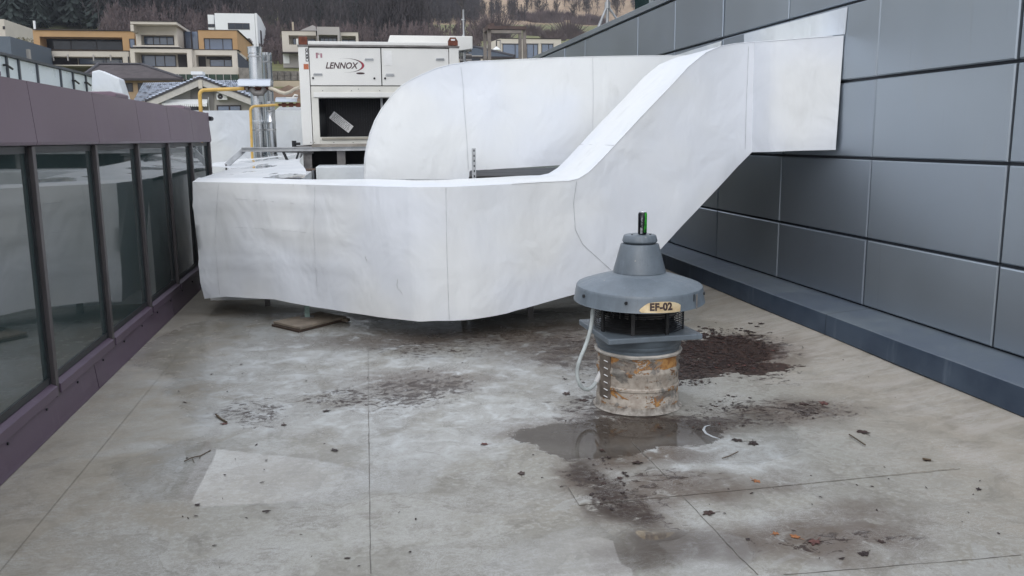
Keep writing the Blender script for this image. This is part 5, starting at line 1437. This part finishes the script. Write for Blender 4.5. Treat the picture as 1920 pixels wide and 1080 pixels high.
p = [onY(x_, y_, Y + 3) for x_, y_ in ((561, 58), (586, 47), (592, 50), (592, 60))]; b = MB(); b.prism(p, (0, 6, 0)); b.build('gable', H_gr, gh)
pbox(gh, 'chimney', 547, 41, 551, 58, Y + 3, .6, H_rub)
sw = thing('gabion_wall', (-8, 118, 8), 'long gabion stone retaining wall below the grey house', 'retaining wall')
pbox(sw, 'stone_face', 508, 133, 620, 151, 118, 2, H_stone); pbox(sw, 'concrete_band', 508, 151.5, 620, 164, 112, 2, H_rub)
for k in range(9):
    x0 = 508 + k * 12.4
    for j in range(2): pbox(sw, 'gabion_basket', x0 + .5, 133.5 + j * 8.8, x0 + 11.9, 141.8 + j * 8.8, 117.7, .35, H_stone)
eb = thing('earth_bank', (-8, 108, 5), 'bare brown earth bank below the concrete band', 'bank')
xa, za = WY(508, 164, 106); xb, zb = WY(640, 215, 92)
b = MB()
for k in range(14):
    for j in range(5):
        def ep(i, jj): u = i / 14; v = jj / 5; return (xa + (xb - xa + 6) * u, 106 - 14 * v + .5 * noise.noise(Vector((i * .8, jj * .8, 0))), za + (zb - za) * v + .4 * noise.noise(Vector((i * .7, jj * .9, 4))))
        b.quad(ep(k, j), ep(k + 1, j), ep(k + 1, j + 1), ep(k, j + 1))
o = b.build('bank_face', PM('brown_soil', (.16, .105, .07), .95, var=.3, vs=.6, bump=.5, bs=2), eb)

# beige house with three windows (right)
bh = thing('flat_beige_house', (14, 105, 8), 'flat beige house with three tall windows behind the portal frame', 'house')
Y = 105.0
xa = WY(921, 76, Y + 2)[0]
pbox(bh, 'wall', 936, 72.5, 1052, 125, Y, 10, H_be); pbox(bh, 'roof_cap', 936, 71, 1052.5, 72.6, Y - .1, 10, H_dk)
p = [onY(x_, y_, Y + .01) for x_, y_ in ((921.5, 78), (940, 71.5), (940, 125), (921.5, 125))]; b = MB(); b.prism(p, (0, 6, 0)); b.build('wall', H_be, bh)
pwin(bh, 942, 82, 975, 110, Y, (.72,)); pwin(bh, 987, 82, 1009, 110, Y, (.6,)); pwin(bh, 1015, 82, 1037.5, 110, Y, (.6,))
for x0_, x1_ in ((940, 976), (985.5, 1010), (1014, 1038.5)): pbox(bh, 'lintel', x0_, 80.6, x1_, 82, Y - .12, .12, H_gr)
sl = thing('street_lamp', (12, 90, 5), 'grey street lamp with a hanging head in front of the beige house', 'street lamp')
x, z = WY(931, 92, 90); zt4 = WY(931, 76, 90)[1]
b = MB(); b.tube([(x + .0, 90, z + .2), (x + .0, 90, zt4)], .06, 8); b.tube([(x, 90, zt4), (x + .5, 90.6, zt4 + .1)], .05, 6); b.build('pole', H_frame, sl)
b = MB(); b.lathe([(.05, .25), (.12, .2), (.42, -.05), (.42, -.12), (.05, -.12)], (x, 90, z), 14); b.build('lamp_shade', H_wh, sl)
b = MB(); b.tube([(x + .5, 90.6, terr(x, 90)), (x + .5, 90.6, zt4 + .1)], .07, 8); b.build('pole', H_gr, sl)
# blue hip roof house
def hip_house(name, label, pxs, Y, dep, wallm, roofm, zbase, cat='house'):
    """pxs: eave-left px,py ; eave-right ; ridge-left ; ridge-right"""
    t = thing(name, (onY(*pxs[0], Y)[0], Y, zbase), label, cat)
    EL, ER = Vector(onY(*pxs[0], Y)), Vector(onY(*pxs[1], Y)); RL, RR = Vector(onY(*pxs[2], Y + dep / 2)), Vector(onY(*pxs[3], Y + dep / 2))
    ze = (EL.z + ER.z) / 2; EL.z = ER.z = ze; zr_ = (RL.z + RR.z) / 2; RL.z = RR.z = zr_
    bl, br = EL + Vector((0, dep, 0)), ER + Vector((0, dep, 0))
    b = MB(); N = 40
    def slope(a, c, d_, e, n):   # a-c eave, d-e ridge: rows of overlapping tiles
        for k in range(n):
            s0, s1 = k / n, (k + 1) / n
            p0, p1 = a.lerp(d_, s0), c.lerp(e, s0); q0_, q1_ = a.lerp(d_, s1), c.lerp(e, s1); u = Vector((0, 0, .07))
            b.quad(p0 + u, p1 + u, q1_, q0_); b.quad(p0, p1, p1 + u, p0 + u)
    slope(EL, ER, RL, RR, 18); slope(ER, br, RR, RR, 14); slope(bl, EL, RL, RL, 14); b.quad(bl, br, RR, RL)
    b.build('roof', roofm, t)
    hb = MB()
    for e, r_ in ((EL, RL), (ER, RR)): hb.tube([e + Vector((0, 0, .08)), r_ + Vector((0, 0, .1))], .13, 6)
    hb.tube([RL + Vector((0, 0, .1)), RR + Vector((0, 0, .1))], .13, 6); hb.build('ridge_tiles', M_ridge, t)
    i = .6
    b = MB(); b.box(EL.x + i, ER.x - i, Y + i, Y + dep - i, zbase, ze - .02); b.build('wall', wallm, t)
    b = MB(); b.box(EL.x - .05, ER.x + .05, Y - .12, Y - .01, ze - .16, ze + .03); b.build('gutter', H_frame, t)
    b = MB(); b.box(EL.x, ER.x, Y, Y + i, ze - .12, ze - .03); b.build('soffit', H_rub, t)
    return t, EL, ER, ze
M_ridge = PM('ridge_dark', (.045, .042, .05), .6, vs=2)
M_tileb = PM('brown_grey_tiles', (.125, .112, .12), .6, var=.2, vs=1.5)
M_tileblue = PM('blue_grey_tiles', (.085, .105, .135), .55, var=.2, vs=1.5)
t_, _, _, _ = hip_house('blue_roof_house', 'low house with a blue-grey hip roof behind the aerial pole', [(846, 104), (965, 109), (880, 90), (892, 90.5)], 72, 9, H_gr, M_tileblue, 0)
pbox(t_, 'wall', 858, 104, 905, 118, 71.9, 1, H_be); pwin(t_, 862, 107, 901, 116, 71.85, (.5,), gm=M_glass_far)
hb_, EL, ER, ze = hip_house('ochre_house', 'ochre house with a brown-grey hip roof and brown window, left of the gabled house', [(150, 145.5), (342, 149.5), (185, 122), (265, 122.5)], 80, 11, H_beige2, M_tileb, 1)
pwin(hb_, 227, 155.5, 250, 172, 80.6, (.5,), gm=M_glass_far)['label'] = 'brown framed window'
pwin(hb_, 258, 155.5, 275, 172, 80.6, (), gm=M_glass_far)
# gabled house with tiled roof
ga = thing('gabled_house', (-17, 60, 0), 'pale grey gabled house with blue-grey tiled roof, awning and air conditioner', 'house')
Y = 60.0
A = Vector(onY(375, 147.5, Y)); Lb = Vector(onY(272, 192, Y)); Rb = Vector(onY(486, 191, Y)); zbase = -2
H_pale2 = PM('pale_board', (.47, .455, .43), .8); H_pale = PM('pale_grey_render', (.37, .355, .335), .8, var=.05, vs=.5); H_mid = PM('mid_grey_render', (.20, .19, .185), .8, var=.05, vs=.5)
gl = Vector(onY(290, 188, Y + .8)); gr_ = Vector(onY(470, 188, Y + .8)); gp = Vector(onY(375, 152, Y + .8))
b = MB(); b.prism([(gl.x, Y + .8, zbase), (gl.x, Y + .8, gl.z), (gp.x, Y + .8, gp.z), (gr_.x, Y + .8, gr_.z), (gr_.x, Y + .8, zbase)], (0, 8, 0)); b.build('wall', H_pale, ga)
pa_ = [onY(x_, y_, Y + .74) for x_, y_ in ((357, 165), (357, 215), (401, 215), (401, 163), (378, 156), (371, 157))]; b = MB(); b.prism(pa_, (0, .05, 0)); b.build('wall', H_mid, ga)
xa_ = onY(404, 165, Y + .7)[0]; 
def roofside(P0, P1, nm):   # slope from the ridge A back along y, down to P
    b = MB(); dpt = 10.0; n = 16; m = 26
    d = (P1 - P0); 
    for k in range(n):
        s0, s1 = k / n, (k + 1) / n
        for j in range(m):
            y0, y1 = dpt * j / m, dpt * (j + 1) / m; ym = (y0 + y1) / 2
            p = P0 + d * s0; q = P0 + d * s1
            u = .10
            b.quad(p + Vector((0, y0, 0)), p + Vector((0, ym, u * .8)), q + Vector((0, ym, u * 1.7)), q + Vector((0, y0, u)))
            b.quad(p + Vector((0, ym, u * .8)), p + Vector((0, y1, 0)), q + Vector((0, y1, u)), q + Vector((0, ym, u * 1.7)))
            b.quad(q + Vector((0, y0, u)), q + Vector((0, ym, u * 1.7)), q + Vector((0, ym, .04)), q + Vector((0, y0, 0)))
    o = b.build(nm, M_tg, ga); return o
def tilemat():
    t = NT('glazed_blue_grey_tiles'); P = t.geo.outputs['Position']
    v = t.n('ShaderNodeTexVoronoi', {'Vector': t.scaled(P, (1, .6, 1)), 'Scale': 3.4}, feature='F1')
    c = t.mix(t.ramp(v.outputs['Distance'], .15, .6), (.05, .065, .10), (.42, .47, .56))
    return t.fin(c, .32)
M_tg = tilemat()
e = Vector((0, 0, .12))
roofside(A + e, Lb + e, 'roof'); roofside(A + e, Rb + e, 'roof')
for P_, nm in ((Lb, 'verge_board'), (Rb, 'verge_board')):
    b = MB(); dn = Vector((0, 0, -.42)); b.prism([A, P_, P_ + dn, A + dn], (0, .12, 0)); b.build(nm, H_pale2, ga)
    b = MB(); b.prism([A + Vector((0, -.05, .14)), P_ + Vector((0, -.05, .14)), P_ + Vector((0, -.05, 0)), A + Vector((0, -.05, 0))], (0, .18, 0)); b.build('verge_tiles', M_ridge, ga)
# side wing roof facing the camera, left and right of the gable (tiles seen face on)
def wing(pe, pw_, pr2, pl2, Yf, Yr):
    a, c, d, f_ = [Vector(onY(*q, yy)) for q, yy in ((pe, Yf), (pw_, Yf), (pr2, Yr), (pl2, Yr))]
    b = MB(); n = 13; m = 30
    for k in range(n):
        s0, s1 = k / n, (k + 1) / n
        for j in range(m):
            u0, um, u1 = j / m, (j + .5) / m, (j + 1) / m
            def PT(u, s, dz): return a.lerp(c, u).lerp(f_.lerp(d, u), s) + Vector((0, 0, dz))
            b.quad(PT(u0, s0, .08), PT(um, s0, .17), PT(um, s1, .07), PT(u0, s1, 0)); b.quad(PT(um, s0, .17), PT(u1, s0, .08), PT(u1, s1, 0), PT(um, s1, .07))
            b.quad(PT(u0, s0, -.02), PT(um, s0, .0), PT(um, s0, .17), PT(u0, s0, .08))
    b.build('roof', M_tg, ga)
wing((250, 192), (300, 192), (378, 155), (269, 157), 61.5, 66.0)
wing((440, 185), (492, 200), (500, 152), (378, 152), 61.5, 67.0)
pwin(ga, 319, 196, 341, 212, Y + .75, (.5,), gm=M_glass_far); pwin(ga, 343, 196, 353, 212, Y + .75, (), gm=M_glass_far); pwin(ga, 356, 197, 372, 212, Y + .72, (), gm=M_glass_far); pwin(ga, 406, 197, 453, 212, Y + .75, (.52,))
p0, p1 = onY(305, 189, Y + .6), onY(390, 195, Y + .6)
b = MB(); b.tube([(p0[0], Y + .5, p0[2]), (p1[0], Y + .5, p0[2])], .09, 8); b.prism([(p0[0], Y + .2, p1[2]), (p0[0], Y + .45, p0[2])] + [(p0[0], Y + .75, p0[2])], (p1[0] - p0[0], 0, 0)); b.build('awning', H_wh, ga)
n = 22
b = MB()
for k in range(n):
    xa = p0[0] + (p1[0] - p0[0]) * k / n; xb = p0[0] + (p1[0] - p0[0]) * (k + 1) / n; b.poly([(xa, Y + .19, p1[2] + .02), (xb, Y + .19, p1[2] + .02), (xb - .01, Y + .19, p1[2] - .14), ((xa + xb) / 2, Y + .19, p1[2] - .2), (xa + .01, Y + .19, p1[2] - .14)])
b.build('awning_valance', H_wh, ga)
acx, acz = WY(416, 181, Y + .4)
b = MB(); b.box(acx - .33, acx + .33, Y + .35, Y + .72, acz - .22, acz + .22); acu = b.build('air_conditioner', H_wh, ga, bevel=.02)
b = MB(); b.lathe([(.02, 0), (.13, 0), (.17, 0), (.17, .01)], (0, 0, 0), 18); b.v = [(acx - .1 + v[0], Y + .345 - v[2], acz + v[1]) for v in b.v]; b.build('fan_grille', H_frame, acu)
x, z = WY(375, 151, Y - .1); b = MB(); b.box(x - .12, x + .12, Y - .12, Y - .01, z - .5, z + .02); b.build('ridge_beam', H_be, ga)
pbox(ga, 'chimney', 361, 139, 377, 150, Y + 5, 1, H_gr)
b = MB(); x0_, z0_ = WY(358, 134, Y + 5); x1_, z1_ = WY(380, 140, Y + 5); b.box(x0_, x1_, Y + 4.9, Y + 6.1, z1_, z0_); b.build('chimney_cap', H_wh, ga)
pbox(ga, 'downpipe', 391, 182, 392, 212, Y + .6, .05, H_wh)
# far left houses
fl = thing('blue_clad_house', (-42, 96, 8), 'blue-grey clad house cut by the left edge of the photo', 'house')
pbox(fl, 'wall', -90, 67, 24.5, 125, 96, 12, H_blue); pwin(fl, -60, 75, -20, 95, 96, (.5,))
fl2 = thing('pale_tower_house', (-50, 120, 10), 'pale rendered house behind the blue-grey clad one at the left edge', 'house')
pbox(fl2, 'wall', -60, 35, 15, 110, 122, 10, H_be); pwin(fl2, 5, 49, 10, 55, 122, (), gm=M_glass_far)
gp_ = thing('garden_wall', (-38, 100, 8), 'broken pale garden wall posts beside the blue-grey house', 'garden wall')
for px0, py0, px1, py1 in ((32, 96, 35, 104), (40, 87, 46, 98), (48, 92, 56, 106), (34, 98, 48, 104)): pbox(gp_, 'post', px0, py0, px1, py1 + 6, 100, .5, H_gr)

# ------------------------------------------------------------------ TREES
M_bark = PM('bark', (.095, .075, .065), .9, var=.3, vs=1)
M_barkl = PM('pale_bark', (.20, .175, .15), .9, var=.3, vs=1)
M_twigs = PM('bare_twig_mass', (.065, .056, .060), .95, var=.3, vs=.15)
M_conif = PM('conifer_needles', (.022, .032, .029), .9, var=.45, vs=.12)
M_scrub = PM('scrub_twigs', (.125, .096, .098), .95, var=.35, vs=.3)
def bare_tree(name, x, y, h, seed, label, dens=1.0, mat=None):
    rnd = random.Random(seed); z0 = terr(x, y)
    t = thing(name, (x, y, z0), label, 'tree', 'bare trees on the tan slope')
    tb = MB(); cb_ = MB()
    top = Vector((x + rnd.uniform(-.4, .4), y, z0 + h * .75)); tb.tube([(x, y, z0 - .5), (x + rnd.uniform(-.3, .3), y, z0 + h * .35), top], [h * .030, h * .022, h * .010], 6)
    for k in range(int(26 * dens)):
        s = rnd.uniform(.2, .75); o_ = Vector((x, y, z0 + h * s)); a = rnd.uniform(0, 6.28); Lh = h * (.50 - .35 * (s - .2)) * rnd.uniform(.6, 1)
        e = o_ + Vector((math.cos(a) * Lh * .55, math.sin(a) * Lh * .55, Lh * rnd.uniform(.55, .9))); tb.tube([o_, o_.lerp(e, .5) + Vector((0, 0, -.03 * h)), e], [h * .012, h * .008, h * .003], 4, False)
        for j in range(9):
            p = o_.lerp(e, rnd.uniform(.35, 1)); d = Vector((rnd.gauss(0, 1), rnd.gauss(0, 1), rnd.uniform(.1, 1.6))).normalized() * h * rnd.uniform(.05, .14)
            w = Vector((-d.z, 0, d.x)).normalized() * h * .006
            cb_.quad(p - w, p + w, p + d + w * .3, p + d - w * .3)
            q = p + d * .5; d2 = Vector((rnd.gauss(0, 1), rnd.gauss(0, 1), rnd.uniform(0, 1))).normalized() * h * .06; cb_.quad(q - w * .6, q + w * .6, q + d2 + w * .2, q + d2 - w * .2)
    tb.build('trunk', mat or M_bark, t); cb_.build('crown', M_twigs, t)
spots = [(963, 303, 8, 'bare dark tree with a spreading crown above the portal frame'), (1015, 308, 9, 'tall thin bare tree left of the meadow thicket'), (1046, 312, 7, 'thin bare tree in the middle of the tan slope'),
         (1080, 304, 8, 'forked dark bare tree above the green meadow'), (1103, 310, 8, 'bare tree just left of the tripod mast'), (905, 304, 8, 'bare tree above the left end of the portal frame'),
         (868, 250, 13, 'bare tree with dark crown at the top edge, above the aerial pole'), (1162, 312, 8, 'bare tree right of the tripod mast'), (990, 322, 6, 'small bare tree high on the tan slope')]
for k, (px, Y, h, lb) in enumerate(spots):
    x = (px - 665) / 1640 * Y; bare_tree('bare_tree', x, Y, h, 40 + k, lb)
def shrub(px, Y, r, h, seed, label, n=1100):
    rnd = random.Random(seed); x = (px - 665) / 1640 * Y; z0 = terr(x, Y)
    t = thing('shrub', (x, Y, z0), label, 'shrub', 'leafless shrubs round the green meadow'); b = MB()
    for k in range(n):
        a = rnd.uniform(0, 6.28); q = rnd.random() ** .5; px_, py_ = x + r * q * math.cos(a), Y + r * .5 * q * math.sin(a); hh = h * (1 - q * q * .6) * rnd.uniform(.45, 1.1) * (1 + .8 * noise.noise(Vector((px_ * .5, py_ * .5, seed))))
        w = rnd.uniform(.04, .10); d = Vector((rnd.gauss(0, .5), rnd.gauss(0, .35), 1)) * hh; p = Vector((px_, py_, terr(px_, py_) - .1)); ww = Vector((w, 0, 0))
        b.quad(p - ww * .4, p + ww * .4, p + d * .6 + ww, p + d * .6 - ww); b.poly([p + d * .6 - ww, p + d * .6 + ww, p + d])
    b.build('twigs', M_scrub, t)
shrub(1025, 306, 6.5, 4.2, 1, 'dark rounded thicket at the upper edge of the green meadow', 2200)
shrub(1110, 303, 6.5, 3.6, 2, 'long dark thicket right of the first one along the meadow', 2000)
shrub(1075, 225, 2.8, 5.0, 3, 'rounded leafless bush at the lower right of the meadow'); shrub(1040, 215, 3.0, 3.4, 4, 'low bush behind the beige house roof'); shrub(1003, 235, 2.4, 3.0, 8, 'small bush left of the rounded leafless bush')
shrub(925, 200, 4.0, 6.5, 5, 'mauve brown bush inside the portal frame'); shrub(1062, 309, 3.5, 3, 6, 'bush on the slope above the thickets'); shrub(978, 309, 4, 3.4, 7, 'bush on the slope left of the thickets')
gt_ = thing('garden_tree', (-36, 104, 8), 'pale olive leafy garden tree left of the villa', 'tree')
rnd = random.Random(9); x0, z0 = WY(48, 90, 112); b = MB()
for k in range(1400):
    a = rnd.uniform(0, 6.28); q = rnd.random() ** .6; h = rnd.uniform(-1, 1); p = Vector((x0 + 1.7 * q * math.cos(a) * (1 - h * h * .5), 112 + 1.4 * q * math.sin(a), z0 - .8 + 1.9 * h)); s = rnd.uniform(.05, .16)
    d1 = Vector((rnd.gauss(0, 1), rnd.gauss(0, 1), rnd.gauss(0, 1))).normalized() * s; d2 = Vector((rnd.gauss(0, 1), rnd.gauss(0, 1), rnd.gauss(0, 1))).normalized() * s; b.quad(p, p + d1, p + d1 + d2, p + d2)
b.build('crown', PM('olive_leaves', (.14, .13, .075), .8, var=.4, vs=.8), gt_); b = MB(); b.tube([(x0, 112, z0 - 5), (x0, 112, z0)], [.15, .06], 6); b.build('trunk', M_bark, gt_)
# forest masses (one mass of trees nobody could count)
def forest(name, kind, boxes, n, seed, mat, label):
    rnd = np.random.RandomState(seed); V = []; Fc = []; base = 0
    rr = random.Random(seed)
    for k in range(n):
        p0_, p1_, Ya, Yb, hm = boxes[rr.randrange(len(boxes))]; Yt = rr.uniform(Ya, Yb); px = rr.uniform(p0_, p1_); x = (px - 665) / 1640 * Yt; z = terr(x, Yt); h = hm * rr.uniform(.7, 1.15)
        if kind == 'conifer':
            L_ = 19; seg = 12
            for l in range(L_):
                s = l / L_; zb = z + h * (.10 + .86 * s); rad = h * .17 * (1 - s) ** .8 + .15
                for j in range(seg):
                    a = 2 * math.pi * (j + rr.random()) / seg; r2 = rad * rr.uniform(.6, 1.25); w = rad * .17
                    c_, s_ = math.cos(a), math.sin(a)
                    V += [(x, Yt, zb + h * .09), (x + c_ * r2 - s_ * w, Yt + s_ * r2 + c_ * w, zb - h * .03 * rr.uniform(.2, 1.8)), (x + c_ * r2 * 1.15, Yt + s_ * r2 * 1.15, zb - h * .045), (x + c_ * r2 + s_ * w, Yt + s_ * r2 - c_ * w, zb - h * .03 * rr.uniform(.2, 1.8))]
                    Fc.append((base, base + 1, base + 2, base + 3)); base += 4
        else:
            V += [(x - .10, Yt, z), (x + .10, Yt, z), (x + .04, Yt, z + h * .8), (x - .04, Yt, z + h * .8)]; Fc.append((base, base + 1, base + 2, base + 3)); base += 4
            for j in range(110):
                s = rr.uniform(.12, .95); a = rr.uniform(0, 6.28); r2 = h * .20 * math.sin(math.pi * min(1, s + .12)) ** .6 * rr.uniform(.1, 1); cx_, cy_ = x + math.cos(a) * r2, Yt + math.sin(a) * r2; zz = z + h * s
                dx, dz = rr.gauss(0, .35), rr.uniform(.6, 1.4); ln = h * rr.uniform(.05, .13); w = rr.uniform(.03, .09)
                V += [(cx_ - w, cy_, zz), (cx_ + w, cy_, zz), (cx_ + w * .3 + dx * ln, cy_ + rr.gauss(0, .3) * ln, zz + dz * ln), (cx_ - w * .3 + dx * ln, cy_, zz + dz * ln)]; Fc.append((base, base + 1, base + 2, base + 3)); base += 4
    me = bpy.data.meshes.new(name); me.from_pydata(V, [], Fc); me.materials.append(mat)
    o = bpy.data.objects.new(name, me); COL.objects.link(o); tag(o, label, 'forest', None, 'stuff')
forest('conifer_forest', 'conifer', [(-500, 440, 172, 330, 17), (-500, 300, 170, 215, 15), (560, 760, 230, 320, 15)], 700, 1, M_conif, 'dark conifer wood covering the hillside behind the houses')
forest('bare_forest', 'bare', [(430, 790, 165, 340, 13), (240, 480, 168, 215, 12), (690, 800, 170, 250, 11), (780, 900, 300, 330, 6)], 1060, 2, M_twigs, 'leafless purple-brown wood in the middle of the hillside')
forest('bare_wood_edge', 'bare', [(1080, 1300, 312, 345, 7), (860, 1000, 303, 325, 6), (960, 1200, 318, 345, 5)], 130, 4, M_twigs, 'thin leafless trees scattered on the upper tan slope')
forest('brushwood', 'bare', [(500, 900, 146, 168, 5), (480, 640, 136, 150, 3)], 260, 6, M_scrub, 'brown brushwood below the wood, behind the white houses')
forest('low_scrub', 'bare', [(240, 480, 150, 168, 6), (-300, 60, 120, 160, 6)], 200, 8, M_scrub, 'low scrub at the foot of the dark wood')

# ------------------------------------------------------------------ HAZE (thin damp air over the valley)
hb2 = MB(); hb2.box(-600, 600, -210, 640, -12.5, 260)
hm = bpy.data.materials.new('damp_air'); hm.use_nodes = True; ht = hm.node_tree; ht.nodes.clear()
ho = ht.nodes.new('ShaderNodeOutputMaterial'); pv = ht.nodes.new('ShaderNodeVolumePrincipled')
pv.inputs['Color'].default_value = (.80, .86, .95, 1); pv.inputs['Density'].default_value = .00028; pv.inputs['Anisotropy'].default_value = .2
ht.links.new(pv.outputs[0], ho.inputs['Volume'])
tag(hb2.build('haze', hm), kind='stuff')
